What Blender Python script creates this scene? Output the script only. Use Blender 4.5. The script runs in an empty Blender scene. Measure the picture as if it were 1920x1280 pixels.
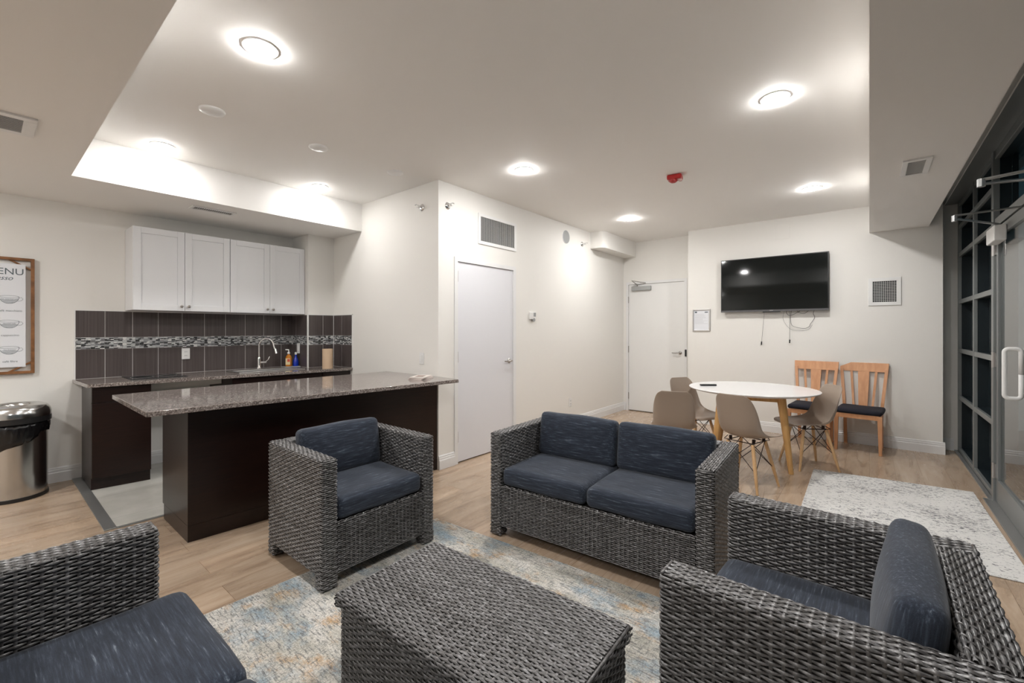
import bpy, math, random
import numpy as np
from mathutils import Vector, Matrix
random.seed(7); RNG = np.random.default_rng(7)
PI = math.pi
SC = bpy.context.scene
COL = SC.collection

# ------------------------------------------------------------------ camera, world, exposure
cam_d = bpy.data.cameras.new('camera'); cam = bpy.data.objects.new('camera', cam_d); COL.objects.link(cam)
cam.location = (0, 0, 1.36); cam.rotation_euler = (PI/2, 0, math.radians(39.3))
cam_d.sensor_width = 36; cam_d.lens = 818.7/1920*36; cam_d.shift_y = -22.4/1920; cam_d.clip_start = 0.02
SC.camera = cam
w = bpy.data.worlds.new('world'); SC.world = w; w.use_nodes = True
w.node_tree.nodes['Background'].inputs[0].default_value = (0.0016, 0.0034, 0.0042, 1)
w.node_tree.nodes['Background'].inputs[1].default_value = 1.0
SC.view_settings.view_transform = 'Standard'; SC.view_settings.look = 'None'
SC.view_settings.gamma = 1; SC.view_settings.use_curve_mapping = False
SC.view_settings.exposure = 3.74
LAMP = 34.0          # emission of the recessed downlights

CEIL = 2.813; BK = 2.5
XK, XD, YJ, YT, YD, XG = -5.61, -3.235, 2.825, 6.65, 6.95, 0.765

# ------------------------------------------------------------------ materials
def nt(name):
    m = bpy.data.materials.new(name); m.use_nodes = True
    return m, m.node_tree, m.node_tree.nodes['Principled BSDF']
def setp(b, **k):
    N = dict(col='Base Color', rough='Roughness', metal='Metallic', spec='Specular IOR Level', ior='IOR', trans='Transmission Weight', coat='Coat Weight', coatr='Coat Roughness', sheen='Sheen Weight')
    for a, v in k.items():
        b.inputs[N[a]].default_value = (*v, 1) if a == 'col' else v
def simple(name, col, rough=.5, metal=0, **k):
    m, t, b = nt(name); setp(b, col=col, rough=rough, metal=metal, **k)
    # faint procedural mottling so nothing is a dead flat colour
    n = t.nodes.new('ShaderNodeTexNoise'); n.inputs['Scale'].default_value = 35; n.inputs['Detail'].default_value = 3
    tc = t.nodes.new('ShaderNodeTexCoord'); t.links.new(tc.outputs['Object'], n.inputs['Vector'])
    mr = t.nodes.new('ShaderNodeMapRange'); mr.inputs[3].default_value = max(rough-.015, 0.02); mr.inputs[4].default_value = min(rough+.015, 1)
    t.links.new(n.outputs['Fac'], mr.inputs[0]); t.links.new(mr.outputs[0], b.inputs['Roughness'])
    return m
def tex(t, kind, vec=None, **inp):
    n = t.nodes.new(kind)
    for k, v in inp.items():
        n.inputs[k.replace('_', ' ')].default_value = v
    if vec is not None: t.links.new(vec, n.inputs['Vector'])
    return n
def coords(t, scale=(1, 1, 1), rot=(0, 0, 0), kind='Object', loc=(0, 0, 0)):
    tc = t.nodes.new('ShaderNodeTexCoord'); mp = t.nodes.new('ShaderNodeMapping')
    mp.inputs['Scale'].default_value = scale; mp.inputs['Rotation'].default_value = rot; mp.inputs['Location'].default_value = loc
    t.links.new(tc.outputs[kind], mp.inputs['Vector']); return mp.outputs[0]
def ramp(t, fac, stops, interp='LINEAR'):
    r = t.nodes.new('ShaderNodeValToRGB'); r.color_ramp.interpolation = interp
    e = r.color_ramp.elements
    while len(e) < len(stops): e.new(0.5)
    for i, (p, c) in enumerate(stops):
        e[i].position = p; e[i].color = (*c, 1) if len(c) == 3 else c
    t.links.new(fac, r.inputs[0]); return r.outputs[0]
def mix(t, fac, a, b, mode='MIX'):
    m = t.nodes.new('ShaderNodeMix'); m.data_type = 'RGBA'; m.blend_type = mode
    for sock, v in ((m.inputs[0], fac), (m.inputs[6], a), (m.inputs[7], b)):
        if hasattr(v, 'links') or hasattr(v, 'is_linked'): t.links.new(v, sock)
        elif isinstance(v, (int, float)): sock.default_value = v
        else: sock.default_value = (*v, 1)
    return m.outputs[2]
def math_(t, op, a, b=0.0):
    m = t.nodes.new('ShaderNodeMath'); m.operation = op
    for i, v in enumerate((a, b)):
        if isinstance(v, (int, float)): m.inputs[i].default_value = v
        else: t.links.new(v, m.inputs[i])
    return m.outputs[0]
def bump(t, b, h, strength=.3, dist=.002):
    n = t.nodes.new('ShaderNodeBump'); n.inputs['Strength'].default_value = strength; n.inputs['Distance'].default_value = dist
    t.links.new(h, n.inputs['Height']); t.links.new(n.outputs[0], b.inputs['Normal'])

def paint(name, col, rough=.55):
    m, t, b = nt(name); setp(b, col=col, rough=rough, spec=.35)
    v = coords(t); n = tex(t, 'ShaderNodeTexNoise', v, Scale=260., Detail=3.)
    bump(t, b, n.outputs['Fac'], .12, .0006); return m
M = {}
M['wall'] = paint('warm_white_wall_paint', (.83, .815, .78))
M['ceil'] = paint('ceiling_paint', (.90, .885, .86), .7)
M['trim'] = simple('white_trim_gloss', (.80, .80, .80), .3)
M['door'] = simple('white_door_paint', (.76, .765, .80), .35)
M['white'] = simple('white_plastic', (.82, .82, .81), .35)
M['cab'] = paint('white_cabinet_lacquer', (.82, .83, .85), .42)
M['steel'] = simple('brushed_steel', (.55, .54, .53), .3, 1)
M['nickel'] = simple('satin_nickel', (.42, .40, .38), .28, 1)
M['chrome'] = simple('chrome', (.85, .85, .86), .06, 1)
M['black'] = simple('black_plastic', (.012, .012, .013), .4)
M['dark'] = simple('dark_void', (.02, .02, .022), .6)
M['grey'] = simple('grey_plastic', (.35, .36, .36), .5)
M['red'] = simple('red_alarm_plastic', (.45, .02, .02), .35)
M['frame_m'] = simple('dark_grey_aluminium', (.26, .275, .275), .36, .5)
M['frame_d'] = simple('darkened_frame_metal', (.012, .020, .025), .4, .3)  # near black so the recessed panes mirror dark reveals
M['frame_l'] = simple('light_grey_aluminium', (.42, .43, .43), .35, .8)
M['paper'] = simple('white_paper', (.78, .80, .84), .6)
M['ink'] = simple('slate_ink', (.10, .13, .15), .6)
M['card'] = simple('tan_cardboard', (.68, .50, .34), .7)
M['taupe'] = simple('taupe_shell_plastic', (.36, .29, .235), .32)
M['wire'] = simple('dark_bronze_wire', (.035, .02, .016), .35, .6)
M['navy_seat'] = simple('black_fabric', (.010, .011, .020), .9)
M['white_top'] = simple('white_table_laminate', (.84, .84, .85), .18)
M['bag'] = simple('black_bin_liner', (.006, .006, .007), .25)
M['esp'] = None
def espresso():
    m, t, b = nt('espresso_laminate'); setp(b, rough=.3, spec=.45)
    v = coords(t, (3, 3, 45)); n = tex(t, 'ShaderNodeTexNoise', v, Scale=2., Detail=6.)
    t.links.new(ramp(t, n.outputs['Fac'], [(.3, (.008, .003, .0025)), (.7, (.017, .0062, .0045))]), b.inputs['Base Color']); return m
M['esp'] = espresso()
def wood(name, c1, c2, scale=(1, 1, 1), rough=.4):
    m, t, b = nt(name); setp(b, rough=rough)
    v = coords(t, scale); n = tex(t, 'ShaderNodeTexNoise', v, Scale=4., Detail=7., Distortion=.6)
    t.links.new(ramp(t, n.outputs['Fac'], [(.3, c1), (.7, c2)]), b.inputs['Base Color']); return m
M['beech'] = wood('orange_beech', (.60, .29, .14), (.72, .38, .20), (8, 8, 1.2), .35)
M['oakleg'] = wood('pale_beech_leg', (.60, .36, .17), (.72, .47, .25), (10, 10, 1.2), .42)
M['tleg'] = wood('honey_oak_table_leg', (.56, .30, .10), (.70, .42, .17), (8, 8, 1.0), .38)
M['framewood'] = wood('walnut_stained_frame', (.16, .065, .02), (.30, .13, .045), (4, 4, 4), .5)
def floorwood():
    m, t, b = nt('oak_laminate_floor')
    tc = t.nodes.new('ShaderNodeTexCoord'); sp = t.nodes.new('ShaderNodeSeparateXYZ'); t.links.new(tc.outputs['Object'], sp.inputs[0])
    cb = t.nodes.new('ShaderNodeCombineXYZ'); t.links.new(sp.outputs[1], cb.inputs[0]); t.links.new(sp.outputs[0], cb.inputs[1])
    br = tex(t, 'ShaderNodeTexBrick', cb.outputs[0], Scale=1., Mortar_Size=.0012, Brick_Width=1.3, Row_Height=.19, Mortar_Smooth=.3)
    br.offset = .37; br.inputs['Color1'].default_value = (0, 0, 0, 1); br.inputs['Color2'].default_value = (1, 1, 1, 1); br.inputs['Mortar'].default_value = (.5, .5, .5, 1)
    # per-plank shift of the grain
    mp = t.nodes.new('ShaderNodeMapping'); mp.inputs['Scale'].default_value = (1.1, 9, 1); t.links.new(cb.outputs[0], mp.inputs[0])
    add = t.nodes.new('ShaderNodeVectorMath'); add.operation = 'ADD'
    sc = t.nodes.new('ShaderNodeVectorMath'); sc.operation = 'SCALE'; sc.inputs[3].default_value = 13.; t.links.new(br.outputs['Color'], sc.inputs[0])
    t.links.new(mp.outputs[0], add.inputs[0]); t.links.new(sc.outputs[0], add.inputs[1])
    n = tex(t, 'ShaderNodeTexNoise', add.outputs[0], Scale=1.6, Detail=8., Roughness=.6, Distortion=.8)
    base = ramp(t, n.outputs['Fac'], [(.25, (.29, .20, .135)), (.45, (.45, .335, .24)), (.6, (.52, .40, .295)), (.78, (.60, .48, .37))])
    tone = ramp(t, br.outputs['Color'], [(0, (.90, .90, .90)), (1, (1.06, 1.04, 1.02))])
    c = mix(t, 1., base, tone, 'MULTIPLY')
    c = mix(t, br.outputs['Fac'], c, (.20, .12, .07))
    t.links.new(c, b.inputs['Base Color'])
    rr = ramp(t, n.outputs['Fac'], [(.3, (.30, .30, .30)), (.7, (.22, .22, .22))]); t.links.new(rr, b.inputs['Roughness'])
    setp(b, spec=.5)
    bump(t, b, n.outputs['Fac'], .12, .001); return m
M['floor'] = floorwood()
def kfloor():
    m, t, b = nt('pale_grey_floor_tile'); v = coords(t)
    br = tex(t, 'ShaderNodeTexBrick', v, Scale=1., Mortar_Size=.002, Brick_Width=.6, Row_Height=.6); br.offset = 0
    n = tex(t, 'ShaderNodeTexNoise', v, Scale=6., Detail=5.)
    c = ramp(t, n.outputs['Fac'], [(.3, (.50, .49, .45)), (.7, (.58, .57, .53))])
    t.links.new(mix(t, br.outputs['Fac'], c, (.40, .39, .37)), b.inputs['Base Color']); setp(b, rough=.25); return m
M['kfloor'] = kfloor()
def granite():
    m, t, b = nt('speckled_brown_granite'); v = coords(t)
    n1 = tex(t, 'ShaderNodeTexVoronoi', v, Scale=170.); n2 = tex(t, 'ShaderNodeTexNoise', v, Scale=60., Detail=6., Roughness=.85)
    c1 = ramp(t, n1.outputs['Color'], [(.15, (.015, .012, .012)), (.4, (.16, .13, .12)), (.65, (.30, .26, .24)), (.9, (.62, .58, .55))])
    c2 = ramp(t, n2.outputs['Fac'], [(.35, (.10, .08, .075)), (.5, (.27, .225, .20)), (.68, (.36, .32, .29))])
    t.links.new(mix(t, .35, c1, c2), b.inputs['Base Color']); setp(b, rough=.07, spec=.6); return m
M['granite'] = granite()
def tile():
    m, t, b = nt('dark_ribbed_backsplash_tile')
    v = coords(t, (160, 160, 1.2)); n = tex(t, 'ShaderNodeTexNoise', v, Scale=1., Detail=4.)
    t.links.new(ramp(t, n.outputs['Fac'], [(.3, (.065, .052, .05)), (.7, (.115, .095, .092))]), b.inputs['Base Color'])
    setp(b, rough=.3); bump(t, b, n.outputs['Fac'], .25, .001); return m
M['tile'] = tile()
M['grout'] = simple('pale_grout', (.55, .53, .52), .8)
def mosaic():
    m, t, b = nt('glass_mosaic_strip')
    tc = t.nodes.new('ShaderNodeTexCoord'); sp = t.nodes.new('ShaderNodeSeparateXYZ'); t.links.new(tc.outputs['Object'], sp.inputs[0])
    cb = t.nodes.new('ShaderNodeCombineXYZ'); t.links.new(math_(t, 'ADD', sp.outputs[0], sp.outputs[1]), cb.inputs[0]); t.links.new(sp.outputs[2], cb.inputs[1])
    br = tex(t, 'ShaderNodeTexBrick', cb.outputs[0], Scale=1., Mortar_Size=.0011, Brick_Width=.032, Row_Height=.0105, Bias=0.)
    br.offset = .43; br.offset_frequency = 1; br.squash = .7; br.squash_frequency = 3
    br.inputs['Color1'].default_value = (0, 0, 0, 1); br.inputs['Color2'].default_value = (1, 1, 1, 1)
    c = ramp(t, br.outputs['Color'], [(0, (.012, .012, .014)), (.25, (.16, .16, .17)), (.4, (.34, .35, .36)), (.62, (.60, .62, .62)), (.85, (.80, .80, .78)), (.92, (.03, .03, .03))], 'CONSTANT')
    t.links.new(mix(t, br.outputs['Fac'], c, (.30, .30, .30)), b.inputs['Base Color']); setp(b, rough=.12); return m
M['mosaic'] = mosaic()
def wicker():
    m, t, b = nt('grey_brown_resin_wicker')
    v = coords(t, (55, 55, 55)); n = tex(t, 'ShaderNodeTexNoise', v, Scale=1., Detail=4., Roughness=.7)
    c = ramp(t, n.outputs['Fac'], [(.28, (.048, .045, .044)), (.5, (.120, .117, .116)), (.72, (.275, .275, .28))])
    at = t.nodes.new('ShaderNodeAttribute'); at.attribute_name = 'tone'
    tn = ramp(t, at.outputs['Fac'], [(0, (.46, .44, .43)), (1, (1.5, 1.5, 1.52))])
    t.links.new(mix(t, 1., c, tn, 'MULTIPLY'), b.inputs['Base Color'])
    setp(b, rough=.30, spec=.75)
    v2 = coords(t, (400, 400, 400)); n2 = tex(t, 'ShaderNodeTexNoise', v2, Scale=1., Detail=1.)
    bump(t, b, n2.outputs['Fac'], .15, .0005); return m
M['wick'] = wicker()
M['wickcore'] = simple('dark_wicker_backing', (.018, .015, .013), .7)
def denim(name, sc):
    m, t, b = nt(name)
    v = coords(t, sc); n = tex(t, 'ShaderNodeTexNoise', v, Scale=1., Detail=4., Roughness=.65)
    c = ramp(t, n.outputs['Fac'], [(.36, (.014, .018, .029)), (.52, (.027, .035, .054)), (.63, (.062, .079, .11)), (.73, (.27, .31, .36))])
    v2 = coords(t, (900, 900, 900)); n2 = tex(t, 'ShaderNodeTexNoise', v2, Scale=1., Detail=1.)
    t.links.new(mix(t, .35, c, ramp(t, n2.outputs['Fac'], [(.3, (.008, .011, .018)), (.7, (.060, .074, .102))])), b.inputs['Base Color'])
    setp(b, rough=.85, spec=.2, sheen=.15); bump(t, b, n2.outputs['Fac'], .35, .0008); return m
M['denim_x'] = denim('navy_heather_fabric_across', (9, 150, 150))
M['denim_z'] = denim('navy_heather_fabric_upright', (150, 150, 9))
def rug1():
    m, t, b = nt('distressed_multicolour_rug'); v = coords(t)
    big = tex(t, 'ShaderNodeTexNoise', coords(t, (1.6, 3.5, 1)), Scale=1.7, Detail=5., Roughness=.6, Distortion=.4)
    blu = tex(t, 'ShaderNodeTexNoise', coords(t, (2.2, 3.0, 1), loc=(3.1, 1.7, 0)), Scale=1.5, Detail=5., Roughness=.65)
    org = tex(t, 'ShaderNodeTexNoise', coords(t, (3., 4.5, 1), loc=(7.3, 4.2, 0)), Scale=1.6, Detail=6., Roughness=.7)
    fine = tex(t, 'ShaderNodeTexNoise', coords(t, (14, 90, 1)), Scale=1.3, Detail=4., Roughness=.7)
    fine2 = tex(t, 'ShaderNodeTexNoise', coords(t, (90, 12, 1)), Scale=1.3, Detail=4., Roughness=.7)
    speck = tex(t, 'ShaderNodeTexNoise', v, Scale=150., Detail=2.)
    c = ramp(t, big.outputs['Fac'], [(.3, (.33, .32, .28)), (.45, (.50, .48, .43)), (.6, (.63, .61, .57)), (.75, (.42, .40, .36))])
    c = mix(t, ramp(t, blu.outputs['Fac'], [(.50, (0, 0, 0)), (.63, (.75, .75, .75))]), c, (.23, .33, .41))
    c = mix(t, ramp(t, org.outputs['Fac'], [(.54, (0, 0, 0)), (.68, (.8, .8, .8))]), c, (.50, .29, .11))
    c = mix(t, ramp(t, fine.outputs['Fac'], [(.52, (0, 0, 0)), (.60, (.75, .75, .75))]), c, (.15, .155, .155))
    c = mix(t, ramp(t, fine2.outputs['Fac'], [(.55, (0, 0, 0)), (.64, (.65, .65, .65))]), c, (.17, .18, .18))
    c = mix(t, .4, c, mix(t, 1., c, ramp(t, speck.outputs['Fac'], [(.35, (.35, .35, .35)), (.65, (1.5, 1.5, 1.5))]), 'MULTIPLY'))
    t.links.new(c, b.inputs['Base Color']); setp(b, rough=.95, spec=.1); bump(t, b, speck.outputs['Fac'], .5, .003); return m
M['rug1'] = rug1()
def rug2():
    m, t, b = nt('white_rug_with_dark_flecks'); v = coords(t)
    big = tex(t, 'ShaderNodeTexNoise', v, Scale=2.6, Detail=3.)
    fl = tex(t, 'ShaderNodeTexNoise', coords(t, (20, 42, 1), rot=(0, 0, .35)), Scale=1.6, Detail=5., Roughness=.62, Distortion=1.2)
    f = math_(t, 'ADD', fl.outputs['Fac'], math_(t, 'MULTIPLY', math_(t, 'SUBTRACT', big.outputs['Fac'], .5), .35))
    c = mix(t, ramp(t, f, [(.545, (0, 0, 0)), (.60, (.9, .9, .9))]), (.74, .73, .71), (.10, .10, .12))
    c = mix(t, ramp(t, big.outputs['Fac'], [(.5, (0, 0, 0)), (.8, (.35, .35, .35))]), c, (.42, .40, .37))
    t.links.new(c, b.inputs['Base Color']); setp(b, rough=.95, spec=.1)
    sp = tex(t, 'ShaderNodeTexNoise', v, Scale=220., Detail=1.); bump(t, b, sp.outputs['Fac'], .3, .002); return m
M['rug2'] = rug2()
def glass(name, col=(1, 1, 1)):
    m, t, b = nt(name); setp(b, col=col, rough=0., ior=1.52, trans=1.)
    return m
M['glass'] = glass('clear_door_glass', (.86, .9, .9)); M['glass_b'] = glass('clear_bottle_plastic', (.95, .97, 1))
def screen():
    m, t, b = nt('tv_screen'); setp(b, col=(.004, .006, .006), rough=.055, spec=.35); return m
M['screen'] = screen()
def emis(name, s):
    m, t, b = nt(name); b.inputs['Base Color'].default_value = (1, 1, 1, 1)
    b.inputs['Emission Color'].default_value = (1, .985, .965, 1); b.inputs['Emission Strength'].default_value = s; return m
M['lens'] = emis('downlight_lens', LAMP); M['lens_dim'] = emis('downlight_lens_dimmed', LAMP*.36)
def brushed():
    m, t, b = nt('brushed_stainless_steel_bin'); setp(b, col=(.60, .60, .59), metal=1., rough=.2)
    v = coords(t, (300, 300, 2)); n = tex(t, 'ShaderNodeTexNoise', v, Scale=1., Detail=2.)
    bump(t, b, n.outputs['Fac'], .06, .0005); return m
M['bin'] = brushed()
def flat(name, col, rough=.5): return simple(name, col, rough)

# ------------------------------------------------------------------ mesh builder
class MB:
    def __init__(s): s.v = []; s.f = []; s.n = 0; s.q = []; s.tone = []
    def add(s, vs, fs, tone=.5):
        b = s.n; s.v.append(np.asarray(vs, float).reshape(-1, 3)); s.n += len(vs)
        s.f += [tuple(b+i for i in f) for f in fs]; s.tone.append(np.full(len(vs), tone)); return s
    def quads(s, vs, qs, tone):
        b = s.n; s.v.append(vs); s.n += len(vs); s.q.append(qs+b); s.tone.append(tone); return s
    def box(s, x0, x1, y0, y1, z0, z1, mat=None):
        vs = [(x, y, z) for z in (z0, z1) for y in (y0, y1) for x in (x0, x1)]
        if mat: vs = [tuple(mat @ Vector(p)) for p in vs]
        return s.add(vs, [(0, 2, 3, 1), (4, 5, 7, 6), (0, 1, 5, 4), (2, 6, 7, 3), (0, 4, 6, 2), (1, 3, 7, 5)])
    def prism(s, base, top):
        n = len(base); vs = list(base)+list(top)
        fs = [tuple(reversed(range(n))), tuple(range(n, 2*n))]+[(i, (i+1) % n, n+(i+1) % n, n+i) for i in range(n)]
        return s.add(vs, fs)
    def taper(s, p0, p1, r0, r1, n=16, square=False):
        p0 = Vector(p0); p1 = Vector(p1); d = (p1-p0).normalized()
        u = d.orthogonal().normalized() if abs(d.z) < .9 or not square else (Vector((1, 0, 0))-d*d.x).normalized()
        w_ = d.cross(u)
        ring = lambda p, r: [tuple(p+(u*math.cos(a)+w_*math.sin(a))*r) for a in [2*PI*i/n for i in range(n)]]
        return s.prism(ring(p0, r0), ring(p1, r1))
    def lathe(s, prof, c=(0, 0, 0), n=32, axis='z'):
        vs = []; fs = []
        for r, z in prof:
            for i in range(n):
                a = 2*PI*i/n; x, y = r*math.cos(a), r*math.sin(a)
                p = (x, y, z) if axis == 'z' else ((z, x, y) if axis == 'x' else (x, z, y))
                vs.append((c[0]+p[0], c[1]+p[1], c[2]+p[2]))
        for j in range(len(prof)-1):
            for i in range(n):
                k = (i+1) % n
                fs.append((j*n+i, j*n+k, (j+1)*n+k, (j+1)*n+i))
        if prof[0][0] > 1e-6: fs.append(tuple(reversed(range(n))))
        if prof[-1][0] > 1e-6: fs.append(tuple(range((len(prof)-1)*n, len(prof)*n)))
        return s.add(vs, fs)
    def tube(s, pts, r, n=8):
        pts = [Vector(p) for p in pts]; rs = r if isinstance(r, (list, tuple)) else [r]*len(pts)
        vs = []; fs = []; u = None
        for i, p in enumerate(pts):
            d = (pts[min(i+1, len(pts)-1)]-pts[max(i-1, 0)]).normalized()
            u = (u-d*u.dot(d)).normalized() if u is not None else d.orthogonal().normalized()
            w_ = d.cross(u)
            vs += [tuple(p+(u*math.cos(2*PI*k/n)+w_*math.sin(2*PI*k/n))*rs[i]) for k in range(n)]
        for i in range(len(pts)-1):
            for k in range(n):
                l = (k+1) % n; fs.append((i*n+k, i*n+l, (i+1)*n+l, (i+1)*n+k))
        fs.append(tuple(reversed(range(n)))); fs.append(tuple(range((len(pts)-1)*n, len(pts)*n)))
        return s.add(vs, fs)
    def build(s, name, mat, parent=None, smooth=False, bevel=0, seg=2, loc=None, rotz=0):
        me = bpy.data.meshes.new(name)
        V = np.concatenate(s.v); F = list(s.f)
        if s.q: F = F+np.concatenate(s.q).tolist()
        me.from_pydata(V.tolist(), [], F); me.update()
        a = me.attributes.new('tone', 'FLOAT', 'POINT'); a.data.foreach_set('value', np.concatenate(s.tone).astype(np.float32))
        me.materials.append(M[mat] if isinstance(mat, str) else mat)
        if smooth is True: me.shade_smooth()
        elif smooth: me.shade_smooth(); me.set_sharp_from_angle(angle=smooth)
        o = bpy.data.objects.new(name, me); COL.objects.link(o)
        if parent: o.parent = parent
        if loc: o.location = loc
        if rotz: o.rotation_euler.z = rotz
        if bevel:
            b = o.modifiers.new('bevel', 'BEVEL'); b.width = bevel; b.segments = seg; b.limit_method = 'ANGLE'; b.angle_limit = .6
            me.shade_smooth(); me.set_sharp_from_angle(angle=.6); b.harden_normals = True
        return o
def bx(*a): return MB().box(*a)
def thing(name, label, cat, loc=(0, 0, 0), rotz=0, group=None):
    o = bpy.data.objects.new(name, None); COL.objects.link(o); o.location = loc; o.rotation_euler = (0, 0, rotz)
    o.empty_display_size = .1
    o['label'] = label; o['category'] = cat
    if group: o['group'] = group
    return o
def tag(o, label, cat, group=None):
    o['label'] = label; o['category'] = cat
    if group: o['group'] = group
    return o
def struct(o): o['kind'] = 'structure'; return o
def dup(root, loc, rotz, label, group=None):
    r = root.copy(); COL.objects.link(r); r.location = loc; r.rotation_euler = (0, 0, rotz); r['label'] = label
    if group: r['group'] = group
    for ch in list(root.children):
        c = ch.copy(); COL.objects.link(c); c.parent = r
        for g in ch.children:
            d = g.copy(); COL.objects.link(d); d.parent = c
    return r
def text(s, size, name, mat, parent, loc, rot, extrude=.0006, align='RIGHT', shear=0, space=1.0):
    c = bpy.data.curves.new(name, 'FONT'); c.body = s; c.size = size; c.extrude = extrude; c.align_x = align; c.shear = shear; c.space_character = space
    tmp = bpy.data.objects.new(name+'_tmp', c); COL.objects.link(tmp)
    dg = bpy.context.evaluated_depsgraph_get(); me = bpy.data.meshes.new_from_object(tmp.evaluated_get(dg))
    bpy.data.objects.remove(tmp); me.materials.clear(); me.materials.append(M[mat])
    o = bpy.data.objects.new(name, me); COL.objects.link(o); o.parent = parent; o.location = loc; o.rotation_euler = rot
    return o

# ------------------------------------------------------------------ setting
YB = -2.6
XR = 3.2
struct(bx(XK-.1, XG+.2, YB-.1, YD+.1, -.1, 0).build('floor', 'floor'))
struct(bx(-5.6, -3.985, .6, YJ, 0, .004).build('floor_tile', 'kfloor')).name = 'floor.001'
fb = MB().box(XK, -3.985, .535, .60, 0, .008); fb.box(-4.0, -3.975, .60, YJ, 0, .007)
struct(fb.build('trim_1', 'frame_l', bevel=.002))
struct(bx(XK-.1, XK, YB-.1, YJ+.1, 0, 2.9).build('wall_left', 'wall'))
struct(bx(XK, XD-.1, YJ, YJ+.1, 0, 2.9).build('wall_jog', 'wall'))
# door wall with its return, and the walls of the far end
o = MB().box(XD-.1, XD, YJ+.1, 3.06, 0, 2.9); o.box(XD-.1, XD, 3.985, YD+.1, 0, 2.9); o.box(XD-.1, XD, 3.06, 3.985, 2.075, 2.9); o.box(XD-.1, XD, YJ, YJ+.1, 0, 2.9)
struct(o.build('wall_side', 'wall'))
o = MB().box(XD, -3.16, YD, YD+.1, 0, 2.9); o.box(-2.21, -2.09, YD, YD+.1, 0, 2.9); o.box(-3.16, -2.21, YD, YD+.1, 2.135, 2.9)
o.box(.62, XG+.3, YD, YD+.1, 0, 2.9)
struct(o.build('wall_back', 'wall'))
struct(bx(-2.075, .62, YT, YD+.1, 0, 2.9).build('wall_television', 'wall'))
struct(bx(XK-.1, XG+.2, YB-.1, YB, 0, 2.9).build('wall_rear', 'wall'))
struct(bx(XK, -5.20, 2.5, YJ, 0, BK).build('wall_kitchen_column', 'wall'))
struct(bx(XK-.1, XG+.3, YB-.1, YD+.1, CEIL, CEIL+.1).build('ceiling', 'ceil'))
o = MB().box(XK, XG, YB, .435, BK, CEIL); o.box(XK, -4.573, .435, YJ, BK, CEIL)
struct(o.build('ceiling_bulkhead_left', 'ceil')).name = 'ceiling.001'
struct(bx(0, .508, .435, YT, BK, CEIL).build('ceiling.002', 'ceil'))
struct(bx(.66, XG+.2, .435, YD, 2.765, CEIL).build('ceiling.003', 'frame_m'))
struct(bx(.652, .66, .435, YD, 2.762, CEIL).build('trim_2', 'wall'))
# boxed-in duct over the end door
pts = [(XD, 5.81), (-3.09, 5.81), (-3.045, 5.825), (-3.02, 5.87), (-3.02, YD), (XD, YD)]
struct(MB().prism([(x, y, 2.57) for x, y in pts], [(x, y, CEIL) for x, y in pts]).build('trim_3', 'wall', smooth=.7))

def baseboard(name, pts, inward):
    """profile swept along a wall foot: pts two points, inward = unit normal into the room"""
    (x0, y0), (x1, y1) = pts; nx, ny = inward
    prof = [(0, 0), (.017, 0), (.017, .085), (.013, .092), (.013, .108), (.009, .113), (.009, .125), (.004, .133), (0, .133)]
    o = MB().prism([(x0+nx*a, y0+ny*a, z) for a, z in prof], [(x1+nx*a, y1+ny*a, z) for a, z in prof])
    return struct(o.build(name, 'trim', smooth=.4))
baseboard('baseboard_left', [(XK, YB), (XK, .60)], (1, 0))
baseboard('baseboard_kitchen', [(XK, .99), (XK, 1.60)], (1, 0))
baseboard('baseboard_jog', [(XD, YJ+.0), (XD, 3.03)], (1, 0))
baseboard('baseboard_side', [(XD, 4.02), (XD, YD)], (1, 0))
baseboard('baseboard_back', [(XD+.017, YD), (-3.19, YD)], (0, -1))
baseboard('baseboard_television', [(-2.075, YT), (.637, YT)], (0, -1))
baseboard('baseboard_return', [(.62, YT), (.62, YD)], (1, 0))
baseboard('baseboard_corner', [(.637, YD), (XG-.03, YD)], (0, -1))

# lever handle helper (local: x along lever, -y out of the door)
def lever(parent, loc, rotz, flip=1):
    o = MB(); o.lathe([(0.001, -.0), (.026, -.0), (.027, -.006), (.02, -.012), (.009, -.016), (.009, -.05), (0.001, -.05)], n=20, axis='y')
    o.tube([(0, -.045, 0), (flip*.02, -.05, 0), (flip*.06, -.047, -.003), (flip*.11, -.04, -.002), (flip*.118, -.036, 0)], [.009, .009, .008, .007, .005], 10)
    return o.build('handle', 'nickel', parent, smooth=.6, loc=loc, rotz=rotz)
# door_1 : flush white door in the side wall
o = MB()
o.box(XD-.08, XD+.012, 3.03, 3.075, 0, 2.052); o.box(XD-.08, XD+.012, 3.97, 4.012, 0, 2.052); o.box(XD-.08, XD+.012, 3.03, 4.012, 2.052, 2.095)
d1 = struct(o.build('door_1', 'trim'))
bx(XD-.045, XD-.004, 3.078, 3.967, .012, 2.049).build('door_leaf', 'door', d1, bevel=.002)
bx(XD-.12, XD-.05, 3.0, 4.05, 0, 2.2).build('door_back', 'dark', d1)
for z in (1.90, 1.08, .27):
    MB().taper((XD+.004, 3.076, z-.055), (XD+.004, 3.076, z+.055), .008, .008, 10).build('hinge', 'nickel', d1, smooth=.6)
lever(d1, (XD-.004, 3.90, 1.0), PI/2, -1)
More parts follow.
